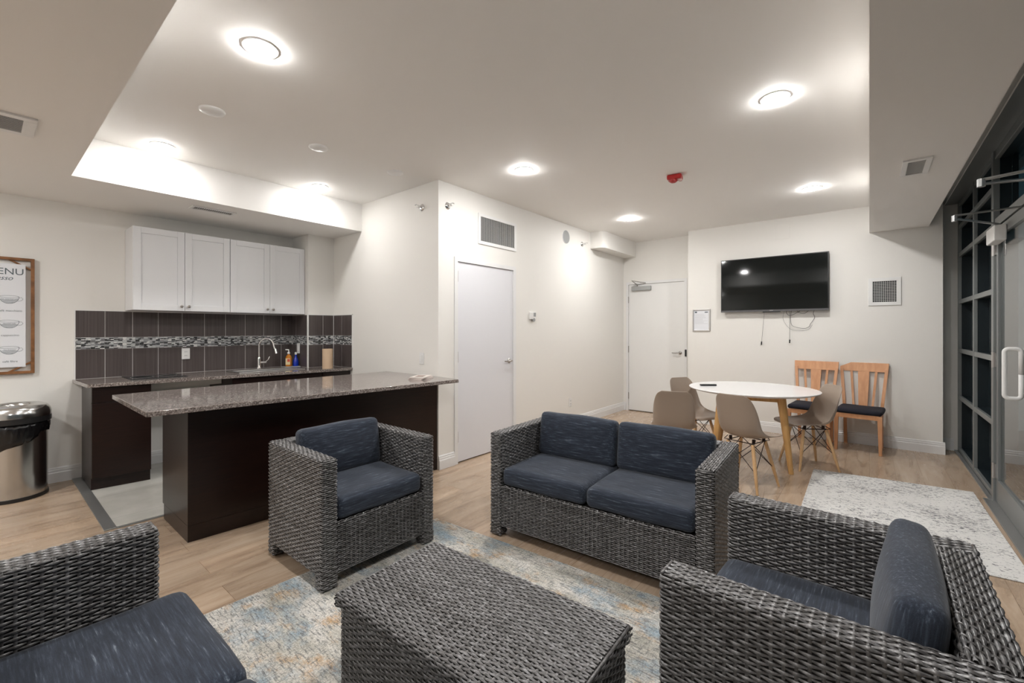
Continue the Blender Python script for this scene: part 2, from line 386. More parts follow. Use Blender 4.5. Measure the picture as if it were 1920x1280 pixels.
# door_2 : end door with closer
o = MB()
o.box(-3.185, -3.145, YD-.012, YD+.08, 0, 2.113); o.box(-2.225, -2.185, YD-.012, YD+.08, 0, 2.113); o.box(-3.185, -2.185, YD-.012, YD+.08, 2.113, 2.155)
d2 = struct(o.build('door_2', 'trim'))
bx(-3.142, -2.228, YD+.002, YD+.04, .012, 2.11).build('door_leaf', 'white', d2, bevel=.002)
bx(-3.2, -2.2, YD+.05, YD+.12, 0, 2.2).build('door_back', 'dark', d2)
for z in (1.86, 1.03, .25):
    MB().taper((-3.144, YD-.006, z-.055), (-3.144, YD-.006, z+.055), .008, .008, 10).build('hinge', 'nickel', d2, smooth=.6)
lever(d2, (-2.29, YD+.002, .995), 0, -1)
cl = bx(-3.08, -2.75, YD-.045, YD+.002, 2.005, 2.075).build('door_closer', 'frame_l', d2, bevel=.006)
MB().tube([(-2.98, YD-.02, 2.075), (-2.98, YD-.03, 2.10), (-3.02, YD-.16, 2.16), (-2.84, YD-.02, 2.125)], .007, 8).build('closer_arm', 'nickel', cl, smooth=.7)
tag(bx(-2.212, -2.188, YD-.03, YD-.012, .945, 1.05).build('card_reader', 'black', bevel=.003), 'small black card reader on the frame of the far end door', 'reader')

# ------------------------------------------------------------------ glazed screen on the right (dark night outside)
def split_frame(f, g):
    """front cap of every bar in lighter aluminium, the deep body behind it coloured near black to keep the panes dark"""
    V = np.concatenate(f.v).copy(); x0 = V[:, 0].min()
    cut = XG+.028
    A = MB(); Bd = MB()
    for k in range(0, len(V), 8):
        c = V[k:k+8]; lo, hi = c.min(0), c.max(0)
        A.box(lo[0], cut, lo[1], hi[1], lo[2], hi[2])
        e = .006 if hi[1]-lo[1] < .3 or hi[2]-lo[2] < .3 else 0
        Bd.box(cut, hi[0], lo[1]+(.004 if hi[1]-lo[1] < .1 else 0), hi[1]-(.004 if hi[1]-lo[1] < .1 else 0), lo[2]+(.004 if lo[2] > .1 and hi[2]-lo[2] < .1 else 0), hi[2]-(.004 if hi[2]-lo[2] < .1 else 0))
    A.build('window_frame', 'frame_m', g, bevel=.003); Bd.build('frame_body', 'frame_d', g)
def glazing():
    g = bpy.data.objects.new('window_1', None); COL.objects.link(g); g['kind'] = 'structure'
    XF0, XF1 = XG, XG+.13
    f = MB()
    ys = [6.90, 6.0, 5.10]
    f.box(XF0, XF1, 6.90, 6.95, 0, 2.765); f.box(XF0, XF1, 5.98, 6.03, 0, 2.765); f.box(XF0-.01, XF1, 5.07, 5.14, 0, 2.765)
    for z in (0.0, .585, 1.105, 1.645, 2.165, 2.475, 2.725):
        f.box(XF0+.004, XF1-.004, 5.14, 6.90, z, z+(.045 if z else .05))
    split_frame(f, g)
    bx(XG-.03, XG+.0, 5.10, 6.95, 0, .012).build('floor_track', 'frame_l', g, bevel=.002)
    zs = [0.05, .585, 1.105, 1.645, 2.165, 2.475, 2.725]
    for i in range(6):
        for (a, b) in ((5.14, 5.98), (6.03, 6.90)):
            bx(XG+.105, XG+.111, a, b, zs[i]+.04, zs[i+1]).build('pane', 'glass', g)
    # transoms and fixed lights beyond the doors, towards and past the camera
    f = MB()
    for y in (3.12, 2.2, 1.3, .4, -.5, -1.4, YB): f.box(XF0, XF1, y, y+.05, 0, 2.765)
    f.box(XF0, XF1, 3.17, 5.07, 2.165, 2.23); f.box(XF0, XF1, 3.17, 5.07, 2.70, 2.765); f.box(XF0, XF1, 4.11, 4.15, 2.23, 2.70)
    for z in (0, 1.08, 2.165, 2.72): f.box(XF0, XF1, YB, 3.12, z, z+.045)
    split_frame(f, g)
    for (a, b) in ((3.17, 4.11), (4.15, 5.07)): bx(XG+.09, XG+.096, a, b, 2.23, 2.70).build('pane', 'glass', g)
    yy = [YB, -1.4, -.5, .4, 1.3, 2.2, 3.12]
    for i in range(6):
        for (a, b) in ((.045, 1.08), (1.125, 2.165), (2.21, 2.72)): bx(XG+.09, XG+.096, yy[i]+.05, yy[i+1], a, b).build('pane', 'glass', g)
    # ground and dark wall outside
    return g
glazing()
struct(bx(XG+.2, 4.2, YB, 9, -.15, -.02).build('trim_outside_paving', flat('night_paving', (.012, .016, .018)))).name = 'floor.002'
def glass_door(n, y0, y1, pull_y, hinge_y):
    x0, x1 = XG+.005, XG+.05
    f = MB(); f.box(x0, x1, y0, y0+.055, .012, 2.155); f.box(x0, x1, y1-.055, y1, .012, 2.155)
    f.box(x0, x1, y0+.055, y1-.055, .012, .19); f.box(x0, x1, y0+.055, y1-.055, 2.08, 2.155)
    d = struct(f.build('door_%d' % n, 'frame_m', bevel=.003))
    bx(x0+.016, x0+.024, y0+.055, y1-.055, .19, 2.08).build('door_glass', 'glass', d)
    pts = []
    def arc(cx, cz, a0, a1): return [(cx+.022*math.cos(a), pull_y, cz+.022*math.sin(a)) for a in np.linspace(a0, a1, 6)]
    xl, xr, zl, zh = XG-.085, XG-.012, .915, 1.235
    pts = [(xr, pull_y, 1.07)]+arc(xr-.022, zh-.022, 0, PI/2)+arc(xl+.022, zh-.022, PI/2, PI)+arc(xl+.022, zl+.022, PI, 1.5*PI)+arc(xr-.022, zl+.022, 1.5*PI, 2*PI)+[(xr, pull_y, 1.07)]
    MB().tube(pts, .0125, 12).tube([(xr, pull_y, .95), (x0, pull_y, .95)], .01).tube([(xr, pull_y, 1.2), (x0, pull_y, 1.2)], .01).build('pull_handle', 'white', d, smooth=True)
    for z in (2.0, 1.12, .25):
        MB().taper((XG-.008, hinge_y, z-.06), (XG-.008, hinge_y, z+.06), .011, .011, 10).box(XG-.002, XG+.006, hinge_y-.03, hinge_y+.03, z-.055, z+.055).build('hinge', 'steel', d, smooth=.6)
    return d
d3 = glass_door(3, 4.14, 5.06, 4.23, 5.075)
d4 = glass_door(4, 3.18, 4.12, 3.30, 3.175)
c3 = bx(XG-.062, XG+.004, 4.70, 4.97, 2.01, 2.125).build('door_closer', 'white', d3, bevel=.008)
MB().tube([(XG-.03, 4.75, 2.135), (.45, 4.24, 2.12)], .008).tube([(.45, 4.24, 2.10), (.45, 4.24, 2.14)], .014).tube([(.45, 4.24, 2.14), (XG+.0, 4.30, 2.16)], .007).build('closer_arm', 'frame_l', c3, smooth=.6)
c4 = bx(XG-.062, XG+.004, 3.28, 3.55, 2.01, 2.125).build('door_closer', 'white', d4, bevel=.008)
MB().tube([(XG-.03, 3.45, 2.135), (.44, 3.23, 2.10)], .009).tube([(.44, 3.23, 2.085), (.44, 3.23, 2.125)], .016).tube([(.44, 3.23, 2.12), (XG+.0, 3.20, 2.14)], .008).build('closer_arm', 'frame_l', c4, smooth=.6)
struct(bx(XG-.06, XG+.06, 3.14, 5.12, 0, .01).build('trim_4', 'frame_l', bevel=.003))

# ------------------------------------------------------------------ ceiling fittings
def downlight(x, y, z, lab, first=None):
    if first: return dup(first, (x, y, z), 0, lab)
    t = thing('ceiling_downlight', lab, 'ceiling light', (x, y, z), 0, None)
    MB().lathe([(.082, 0), (.082, -.004), (.068, -.006), (.066, -.002), (.066, 0)], n=40).build('trim_ring', 'white', t, smooth=.6)
    MB().lathe([(.066, -.001), (.066, -.006), (.058, -.013), (.03, -.016), (.0005, -.0165)], n=40).build('lamp_lens', 'lens', t, smooth=.8)
    return t
DL = [(-2.435, .923, 'large bright downlight in the raised ceiling above the island, near the left drop ceiling'),
      (-4.325, .922, 'left of the two downlights over the kitchen cabinets'),
      (-4.325, 2.20, 'right of the two downlights over the kitchen, near the jog wall'),
      (-2.435, 3.148, 'downlight in front of the flush door and wall grille'),
      (-.458, 3.166, 'bright downlight at upper right, beside the right drop ceiling'),
      (-.458, 5.43, 'downlight over the round table, nearest the television'),
      (-2.435, 5.41, 'smallest downlight, in front of the far end door')]
f0 = None
for x, y, lab in DL:
    r = downlight(x, y, CEIL, lab, f0); f0 = f0 or r
    r['group'] = 'recessed ceiling downlights'
    if x < -4:
        for c in r.children:
            if c.name.startswith('lamp_lens'):
                c.data = c.data.copy(); c.data.materials[0] = M['lens_dim']
for x, y in ((-.458, .923),):
    r = downlight(x, y, CEIL, 'downlight above and beside the camera, outside the picture', f0)
for x, y, q in ((-4.3, -.9, 'over the far left corner'), (-3.7, -1.7, 'by the back wall'), (-.6, -1.2, 'nearest the glass wall')):  # unseen downlights added as fill, placed clear of the screen's reflection
    r = downlight(x, y, BK, 'added unseen downlight in the drop ceiling behind the camera, '+q, f0)
def cover(x, y, r, lab):
    return tag(MB().lathe([(r, 0), (r, -.006), (r*.92, -.012), (r*.5, -.02), (.0005, -.023)], (x, y, CEIL), 36).build('ceiling_cover', 'white', smooth=.8), lab, 'ceiling cover', 'round ceiling covers')
cover(-3.374, .982, .075, 'largest round white cover plate on the ceiling, nearest the drop ceiling')
cover(-3.40, 1.717, .072, 'middle round white cover plate on the ceiling')
cover(-3.393, 2.441, .07, 'round white cover plate on the ceiling nearest the wall corner')
t = thing('fire_alarm', 'red fire alarm strobe on the ceiling', 'fire alarm', (-1.42, 4.16, CEIL), math.radians(8))
bx(-.065, .065, -.05, .05, -.045, 0).build('housing', 'red', t, bevel=.012)
MB().lathe([(.036, -.04), (.034, -.06), (.02, -.07), (.0005, -.072)], (-.012, -.01, 0), 24).build('siren_dome', 'red', t, smooth=.7)
bx(.035, .062, -.03, .03, -.058, -.04).build('strobe_lens', flat('pink_strobe_lens', (.6, .35, .33), .2), t, bevel=.004)

def grille(name, lab, cat, loc, axes, W, H, fr, slat, vertical=False, cross=False, mat='white'):
    """axes=(u,v,n) world vectors: u along width, v along height, n out of the surface"""
    t = thing(name, lab, cat, loc)
    u, v, n = [Vector(a) for a in axes]
    R = Matrix((u, v, n)).transposed()
    t.rotation_euler = R.to_euler()
    f = MB(); 
    f.box(-W/2, W/2, -H/2, -H/2+fr, 0, .012); f.box(-W/2, W/2, H/2-fr, H/2, 0, .012); f.box(-W/2, -W/2+fr, -H/2+fr, H/2-fr, 0, .012); f.box(W/2-fr, W/2, -H/2+fr, H/2-fr, 0, .012)
    f.build('frame', mat, t, bevel=.002)
    bx(-W/2+fr*.6, W/2-fr*.6, -H/2+fr*.6, H/2-fr*.6, .0005, .002).build('duct_shade_plate', 'dark', t)  # dark plate standing in for the shade inside the duct
    s_ = MB()
    if vertical or cross:
        k = int((W-2*fr)/slat)
        for i in range(1, k): s_.box(-W/2+fr+i*(W-2*fr)/k-.0012, -W/2+fr+i*(W-2*fr)/k+.0012, -H/2+fr, H/2-fr, .003, .0055)
    if not vertical or cross:
        k = int((H-2*fr)/slat)
        for i in range(1, k): s_.box(-W/2+fr, W/2-fr, -H/2+fr+i*(H-2*fr)/k-.0016, -H/2+fr+i*(H-2*fr)/k+.0012, .003, .0055)
    s_.build('louvres', mat, t); return t
X, Y, Z = (1, 0, 0), (0, 1, 0), (0, 0, 1)
nX, nY, nZ = (-1, 0, 0), (0, -1, 0), (0, 0, -1)
grille('wall_grille', 'white return air grille with vertical louvres above the flush door', 'vent', (XD, 3.70, 2.443), (Y, Z, X), .645, .33, .035, .017, vertical=True)
grille('wall_register', 'square white eggcrate register on the wall right of the television', 'vent', (.135, YT, 1.80), (X, Z, nY), .29, .32, .04, .018, cross=True)
grille('ceiling_vent', 'white air vent in the left drop ceiling at the picture edge', 'vent', (-3.655, .08, BK), ((0, -1, 0), X, nZ), .25, .33, .05, .016)
grille('ceiling_vent', 'narrow slot vent in the drop ceiling over the kitchen cabinets', 'vent', (-4.845, 1.42, BK), (X, (0, -1, 0), nZ), .13, .36, .025, .016)
grille('ceiling_vent', 'small white air vent in the right drop ceiling', 'vent', (.25, 4.15, BK), (X, (0, -1, 0), nZ), .15, .38, .03, .014)

# sprinkler heads
def sprinkler(lab, loc, rotz):
    t = thing('sprinkler_head', lab, 'sprinkler', loc, rotz, 'side wall sprinklers')
    MB().lathe([(.036, 0), (.036, -.004), (.028, -.012), (.016, -.016), (.008, -.016)], n=24, axis='y').build('escutcheon', 'chrome', t, smooth=.6)
    MB().tube([(0, -.012, 0), (0, -.05, 0)], .009).tube([(0, -.03, .014), (0, -.075, .012)], .003).tube([(0, -.03, -.014), (0, -.075, -.012)], .003).box(-.016, .016, -.082, -.074, .004, .010).box(-.014, .014, -.088, -.056, .012, .014).build('deflector', 'chrome', t, smooth=.5)
    return t
sprinkler('chrome sprinkler head on the wall left of the corner, over the island', (-3.48, YJ, 2.585), 0)
sprinkler('chrome sprinkler head on the side wall just right of the corner', (XD, 2.945, 2.585), PI/2)
sprinkler('chrome sprinkler head near the boxed duct on the side wall', (XD, 5.56, 2.60), PI/2)
t = thing('wall_speaker', 'round grey speaker grille high on the side wall', 'speaker', (XD, 5.124, 2.635), PI/2)
MB().lathe([(.088, 0), (.088, -.006), (.08, -.009), (.0005, -.009)], n=36, axis='y').build('grille', 'grey', t, smooth=.6)
MB().lathe([(.094, 0), (.094, -.004), (.088, -.006), (.088, 0)], n=36, axis='y').build('ring', 'white', t, smooth=.6)
t = thing('thermostat', 'small white thermostat on the side wall', 'thermostat', (XD, 4.34, 1.53), PI/2)
bx(-.055, .055, -.028, 0, -.045, .045).build('housing', 'white', t, bevel=.006)
bx(.0, .045, -.030, -.027, -.01, .038).build('display', 'grey', t)
MB().lathe([(.022, 0), (.022, -.03), (.0005, -.03)], (.01, 0, -.05), 20, 'y').build('dial', 'grey', t, smooth=.6)
def outlet(lab, loc, rotz, kind):
    t = thing('wall_outlet' if kind == 'o' else 'light_switch', lab, 'outlet' if kind == 'o' else 'switch', loc, rotz)
    bx(-.036, .036, -.006, 0, -.058, .058).build('cover_plate', 'white', t, bevel=.003)
    if kind == 'o':
        for z in (.02, -.02):
            s_ = MB().box(-.015, .015, -.0085, -.005, z-.013, z+.013).build('socket', 'white', t, bevel=.003)
            MB().box(-.008, -.005, -.0092, -.008, z-.004, z+.006).box(.005, .008, -.0092, -.008, z-.004, z+.006).build('slots', 'black', s_)
    else: bx(-.017, .017, -.012, -.004, -.034, .034).build('rocker', 'white', t, bevel=.004)
    return t
outlet('white rocker light switch on the wall above the island end', (-3.484, YJ, 1.07), 0, 's')
outlet('white outlet low on the side wall above the baseboard', (XD, 5.235, .345), PI/2, 'o')
outlet('white outlet on the dark kitchen backsplash', (XK+.014, 1.388, 1.105), PI/2, 'o')
outlet('white switch on the tiled side of the kitchen column by the soap', (-5.42, 2.5-.012, 1.13), 0, 's')
def blank(lab, loc, w_, h_):
    return tag(bx(-w_/2, w_/2, -.004, 0, -h_/2, h_/2).build('blank_plate', 'wall', bevel=.002, loc=loc), lab, 'cover plate')
blank('flat painted blank plate high on the wall above the television', (-.877, YT, 2.64), .16, .20)
blank('painted blank plate high on the wall above the far end door', (-2.20, YD, 2.60), .10, .10)

# ------------------------------------------------------------------ kitchen
def backsplash():
    t = thing('tile_backsplash', 'dark brown ribbed tile backsplash with a glass mosaic band behind the kitchen counter', 'backsplash')
    tl = MB(); gr = MB(); mo = MB()
    zb, zt, m0, m1 = .905, 1.535, 1.178, 1.285
    g = .0042
    def run(fix, a, b, cuts, axis, out):
        cs = [a]+[c for c in cuts if a < c < b]+[b]
        for i in range(len(cs)-1):
            for z0, z1 in ((zb, m0), (m1, zt)):
                lo, hi = cs[i]+g/2, cs[i+1]-g/2
                if axis == 'y': tl.box(fix, fix+out*.008, lo, hi, z0+g/2, z1-g/2)
                else: tl.box(lo, hi, fix-.008, fix, z0+g/2, z1-g/2)
        if axis == 'y': gr.box(fix, fix+.0068, a, b, zb, zt); mo.box(fix, fix+.0085, a, b, m0, m1)
        else: gr.box(a, b, fix-.0068, fix, zb, zt); mo.box(a, b, fix-.0085, fix, m0, m1)
    run(XK, .559, 2.5, [.559+.2*i for i in range(1, 12)], 'y', 1)
    run(-5.20, 2.5, YJ, [2.68], 'y', 1)
    run(YJ, -5.19, -4.765, [-5.0], 'x', 1)
    run(2.5, XK+.009, -5.20, [-5.5], 'x', 1)
    tl.build('tiles', 'tile', t, bevel=.001, seg=1); gr.build('grout', 'grout', t); mo.build('mosaic_band', 'mosaic', t)
    e = MB().box(-5.205, -5.19, 2.487, 2.502, zb, zt).box(-5.192, -5.188, YJ-.013, YJ-.009, zb, zt).box(-4.768, -4.757, YJ-.011, YJ, zb, zt+.008).box(-5.2, -4.757, YJ-.011, YJ, zt, zt+.008).box(-5.2, -5.19, 2.49, YJ, zt, zt+.008).box(XK, XK+.011, .551, 2.5, zt, zt+.007).box(XK, XK+.011, .551, .559, zb, zt)
    e.build('edge_trim', 'white', t)
backsplash()
t = tag(MB().prism([(XK, .54, .875), (-5.0, .57, .875), (-4.765, YJ-.001, .875), (-5.198, YJ-.001, .875), (-5.198, 2.489, .875), (XK, 2.489, .875)],
                   [(XK, .54, .905), (-5.0, .57, .905), (-4.765, YJ-.001, .905), (-5.198, YJ-.001, .905), (-5.198, 2.489, .905), (XK, 2.489, .905)]).build('kitchen_countertop', 'granite', bevel=.003),
        'speckled granite countertop along the kitchen wall, below the backsplash', 'countertop')
def base_cab(lab, y0, y1, drawer=True, xb=XK+.02, base=.105):
    t = thing('base_cabinet', lab, 'cabinet', (0, 0, 0))
    fx = lambda y: -5.035+(y-.6)*.105
    def pr(d0, d1, a, b, z0, z1, name, bev=0):
        q = [(fx(a)-d0 if d0 < 5 else xb, a), (fx(a)-d1, a), (fx(b)-d1, b), (fx(b)-d0 if d0 < 5 else xb, b)]
        return MB().prism([(x, y, z0) for x, y in q], [(x, y, z1) for x, y in q]).build(name, 'esp', t, bevel=bev)
    pr(9, .02, y0, y1, base, .872, 'body')
    if base: pr(9, .045, y0, y1, 0, base, 'toe_kick')
    if drawer: pr(.0198, 0, y0+.001, y1-.002, .742, .868, 'drawer', .0015)
    pr(.0198, 0, y0+.001, y1-.002, .106, .738 if drawer else .868, 'door', .0015)
    return t
base_cab('dark espresso base cabinet at the left end of the counter', .60, .985)
base_cab('dark espresso cabinet under the sink, mostly hidden by the island', 1.605, 2.485, drawer=False)
base_cab('narrow dark espresso cabinet at the right end of the counter', 2.49, YJ-.012, drawer=False, xb=-5.19, base=0)
tag(bx(XK, XK+.4, 1.0, 1.6, .80, .872).build('counter_support_rail', 'wall'), 'pale support panel under the counter in the open appliance gap', 'panel')
def upper(y0, y1, lab):
    t = thing('upper_cabinet', lab, 'cabinet', (XK+.002, 0, 0), 0, 'white shaker upper cabinets')
    D = .33; z0, z1 = 1.544, 2.325
    bx(0, D-.02, y0, y1, z0, z1).build('body', 'cab', t, bevel=.001)
    ym = (y0+y1)/2
    for (a, b, ky) in ((y0, ym, ym-.03), (ym, y1, ym+.03)):
        a += .0015; b -= .0015; s_ = .058
        f = MB(); f.box(D-.019, D, a, a+s_, z0, z1); f.box(D-.019, D, b-s_, b, z0, z1); f.box(D-.019, D, a+s_, b-s_, z0, z0+s_); f.box(D-.019, D, a+s_, b-s_, z1-s_, z1)
        f.box(D-.019, D-.009, a+s_, b-s_, z0+s_, z1-s_)
        dr = f.build('door', 'cab', t, bevel=.0015)
        MB().lathe([(.006, 0), (.005, .012), (.013, .018), (.014, .024), (.008, .029), (.0005, .03)], (D, ky, z0+.045), 16, 'x').build('knob', 'nickel', dr, smooth=.7)
    return t
upper(.905, 1.70, 'left white shaker wall cabinet above the cooktop')
upper(1.702, 2.497, 'right white shaker wall cabinet above the sink')
# cooktop, sink, faucet, things on the counter
t = thing('cooktop', 'flush black glass cooktop in the counter under the left cabinet', 'cooktop', (0, 0, .905))
bx(-5.55, -5.14, .87, 1.29, 0, .006).build('glass_plate', flat('dark_cooktop_glass', (.03, .035, .038), .08), t, bevel=.002)
MB().lathe([(.085, .0062), (.083, .0068), (.08, .0062)], (-5.33, .98, 0), 32).lathe([(.07, .0062), (.068, .0068), (.065, .0062)], (-5.33, 1.18, 0), 32).build('burner_ring', 'grey', t)
def sink():
    t = thing('kitchen_sink', 'stainless steel drop-in sink in the granite counter', 'sink', (-5.22, 2.03, .905))
    f = MB(); a, b, c, d = -.18, .20, -.33, .35
    f.box(a, -.10, c, d, .001, .008); f.box(.165, b, c, d, .001, .008); f.box(-.10, .165, c, c+.035, .001, .008); f.box(-.10, .165, d-.035, d, .001, .008)
    f.build('rim', 'steel', t, bevel=.003)
    bx(-.10, .165, c+.035, d-.035, .0005, .002).build('basin', flat('basin_steel', (.3, .3, .3), .35, ), t)
sink()
t = thing('kitchen_faucet', 'chrome gooseneck faucet with side lever behind the sink', 'faucet', (-5.50, 2.07, .906))
o = MB().lathe([(.028, 0), (.028, .008), (.019, .02), (.017, .05), (.019, .12), (.014, .135)], n=20)
arc = [(0, 0, .13), (0, 0, .26)]+[(.0+.075*(1-math.cos(a))*.8, .075*(1-math.cos(a))*.75, .26+.09*math.sin(a)) for a in np.linspace(.2, PI, 12)]
arc += [(arc[-1][0]+.012, arc[-1][1]+.012, arc[-1][2]-.05)]
o.tube(arc, .0095, 12); e = arc[-1]; o.tube([(e[0], e[1], e[2]+.02), (e[0]+.008, e[1]+.008, e[2]-.035)], [.012, .016], 12)
o.build('spout', 'chrome', t, smooth=.7)
MB().tube([(0, .0, .07), (0, .075, .07)], .014, 12).tube([(0, .07, .075), (.0, .10, .10), (0, .115, .135)], [.008, .007, .006], 8).build('lever', 'chrome', t, smooth=.7)
t = thing('soap_bottle', 'pump bottle of orange hand soap beside the faucet', 'bottle', (-5.42, 2.37, .906), math.radians(50))
MB().lathe([(.0005, 0), (.032, 0), (.034, .006), (.034, .105), (.026, .125), (.012, .14), (.012, .15)], n=24).build('body', flat('orange_soap', (.62, .22, .02), .15), t, smooth=.7)
bx(-.025, .025, -.0355, -.030, .02, .095).build('label', flat('cream_label', (.75, .62, .35), .5), t)
bx(-.005, .022, -.037, -.033, .055, .088).build('label_patch', flat('red_label_patch', (.62, .08, .04), .5), t)
MB().lathe([(.016, .148), (.016, .168), (.006, .172), (.005, .20), (.0005, .20)], n=16).tube([(0, 0, .198), (-.035, -.01, .20)], .006).build('pump', 'white', t, smooth=.6)
t = thing('spray_bottle', 'bottle of blue cleaner beside the orange soap', 'bottle', (-5.40, 2.445, .906))
MB().lathe([(.0005, 0), (.030, 0), (.031, .01), (.030, .06), (.022, .085), (.011, .12), (.011, .14)], n=22).build('body', flat('blue_cleaner', (.005, .035, .42), .15), t, smooth=.7)
MB().lathe([(.013, .138), (.013, .165), (.0005, .168)], n=16).tube([(0, 0, .16), (0, .045, .155)], .008).build('spray_head', 'white', t, smooth=.6)
tag(bx(-5.47, -5.34, 2.30, 2.478, .9055, .918).build('soap_tray', 'grey', bevel=.004), 'grey tray on the counter holding the two bottles', 'tray').location = (0, 0, 0)
for nm in ('soap_bottle', 'spray_bottle'): bpy.data.objects[nm].location.z = .9185
o = MB().lathe([(.0005, .0), (.058, .0), (.058, .228), (.052, .228), (.052, .01), (.0005, .01)], (-4.93, 2.60, .9055), 36)
tag(o.build('cardboard_tube', 'card', smooth=.6), 'tan cardboard tube standing on the counter end', 'tube')

def island():
    t = thing('kitchen_island', 'dark espresso island base in front of the kitchen', 'island')
    P = [(-3.965, .845), (-3.365, .845), (-3.25, YJ-.002), (-3.965, YJ-.002)]
    Q = [(-3.88, .87), (-3.375, .87), (-3.26, YJ-.003), (-3.88, YJ-.003)]
    MB().prism([(x, y, .105) for x, y in P], [(x, y, .874) for x, y in P]).build('body', 'esp', t, bevel=.002)
    P2 = [(-3.93, .845), (-3.365, .845), (-3.25, YJ-.002), (-3.93, YJ-.002)]
    MB().prism([(x, y, .0) for x, y in P2], [(x, y, .1045) for x, y in P2]).build('toe_kick', 'esp', t)
    A = [(-4.085, .59), (-3.085, .585), (-2.905, YJ-.045), (-3.23, YJ-.004), (-4.085, YJ-.004)]
    tag(MB().prism([(x, y, .875) for x, y in A], [(x, y, .905) for x, y in A]).build('island_countertop', 'granite', bevel=.003),
        'long speckled granite slab overhanging the dark island', 'countertop')
island()
t = thing('booklet_stack', 'small pile of pale leaflets on the island counter end', 'booklets', (-3.22, 2.60, .9055), math.radians(20))
for i in range(4): bx(-.07, .07, -.11, .11, i*.006, i*.006+.005).build('leaflet', flat('pale_pink_paper_%d' % i, (.72-.05*(i % 2), .62, .58), .6), t, rotz=.08*i)
bx(-.04, .035, -.06, .05, .0232, .0238).build('cover_print', flat('brown_print', (.25, .18, .15), .6), t, rotz=.24)

# ------------------------------------------------------------------ poster and bin on the left wall
def poster():
    t = thing('menu_sign', 'framed coffee menu board hanging on the left wall', 'sign', (XK, 0, 0))
    y0, y1, z0, z1 = -.36, .307, .985, 1.968; w_ = .022
    f = MB(); f.box(.005, .035, y0, y0+w_, z0, z1); f.box(.005, .035, y1-w_, y1, z0, z1); f.box(.005, .035, y0+w_, y1-w_, z0, z0+w_); f.box(.005, .035, y0+w_, y1-w_, z1-w_, z1)
    for sy, yy in ((1, y1), (-1, y0)):
        for zz, sz in ((z1, 1), (z0, -1)):
            def bar(a, b, q=.008):
                f.prism([(.008, a[0], a[1]-q), (.024, a[0], a[1]-q), (.024, a[0], a[1]+q), (.008, a[0], a[1]+q)], [(.008, b[0], b[1]-q), (.024, b[0], b[1]-q), (.024, b[0], b[1]+q), (.008, b[0], b[1]+q)])
            bar((yy-sy*.005, zz-sz*.105), (yy-sy*.155, zz-sz*.012))
    f.build('frame', 'framewood', t, bevel=.002)
    bx(.024, .030, y0+.055, y1-.052, z0+.058, z1-.055).build('board', 'paper', t)
    R = (PI/2, 0, PI/2)
    text('MENU', .076, 'lettering', 'ink', t, (.0302, y1-.060, 1.822), R, align='RIGHT', space=1.0)
    text('espresso', .052, 'lettering', 'ink', t, (.0302, y1-.126, 1.775), R, align='RIGHT', shear=.4)
    for k, (zz, nm, w1, sh) in enumerate(((1.606, 'café macchiato', 'hot steamed milk', .55), (1.40, 'cappuccino', 'foamed milk', .35), (1.18, 'café filtre', 'hot brewed', .4))):
        for yc in (y1-.144,):
            nm2 = nm
            c = MB(); R0 = .055
            def arcp(a0, a1, rx, rz, cz, n=20): return [(.0302, yc+rx*math.cos(a), cz+rz*math.sin(a)) for a in np.linspace(a0, a1, n)]
            c.tube(arcp(0, 2*PI, R0, .009, zz+.03), .0011, 5); c.tube(arcp(PI, 2*PI, R0, .058, zz+.03), .0013, 5)
            c.tube([(.0302, yc+R0-.002, zz+.022), (.0302, yc+R0+.014, zz+.025), (.0302, yc+R0+.022, zz+.012), (.0302, yc+R0+.012, zz-.002), (.0302, yc+R0-.008, zz-.006)], .0012, 5)
            zz0 = zz+.03-.058*(1-sh)*.9
            for j in range(5):
                q = zz-.022+j*.006; hw = R0*math.sqrt(max(0, 1-((q-zz-.03)/.058)**2)) 
                c.tube([(.0302, yc-hw, q), (.0302, yc+hw, q)], .0013, 5)
            c.build('cup_drawing', 'ink', t)
            text(w1, .014, 'lettering', 'ink', t, (.0302, yc, zz+.006), R, align='CENTER', shear=.4)
            text(nm2, .0225, 'lettering', 'ink', t, (.0302, yc+.005, zz-.095), R, align='CENTER')
    return t
poster()
def trash():
    t = thing('trash_can', 'round stainless steel trash can with black liner against the left wall', 'trash can', (-5.372, .188, 0))
    MB().lathe([(.186, 0), (.19, .004), (.19, .028), (.184, .03)], n=56).build('base_ring', 'black', t, smooth=.6)
    MB().lathe([(.184, .03), (.184, .60), (.182, .60)], n=56).build('body', 'bin', t, smooth=.6)
    # liner: wavy skirt
    n = 96; vs = []; fs = []
    rows = [(.612, .192), (.585, .196), (.55, .194), (.515, .191), (.49, .1875)]
    for j, (z, r) in enumerate(rows):
        for i in range(n):
            a = 2*PI*i/n; k = j/(len(rows)-1)
            wv = .006*math.sin(9*a+3*k)*k+.004*math.sin(23*a+5*k)+.002*math.sin(41*a)
            dz = -k*(.05-.09*math.sin(a)+.012*math.sin(5*a))
            vs.append(((r+wv)*math.cos(a), (r+wv)*math.sin(a), z+dz))
    for j in range(len(rows)-1):
        for i in range(n): k = (i+1) % n; fs.append((j*n+i, (j+1)*n+i, (j+1)*n+k, j*n+k))
    o = MB().add(vs, fs).build('liner', 'bag', t, smooth=True); m_ = o.modifiers.new('s', 'SOLIDIFY'); m_.thickness = .0015
    MB().lathe([(.197, .61), (.206, .612), (.206, .655), (.2, .66)], n=56).build('lid_collar', 'black', t, smooth=.6)
    MB().lathe([(.206, .656), (.206, .685), (.199, .715), (.18, .742), (.15, .755), (.128, .756), (.113, .75), (.103, .735), (.10, .70)], n=56).build('lid', 'bin', t, smooth=.9)
    MB().lathe([(.10, .70), (.0005, .69)], n=40).build('lid_opening', 'black', t)
    return t
trash()

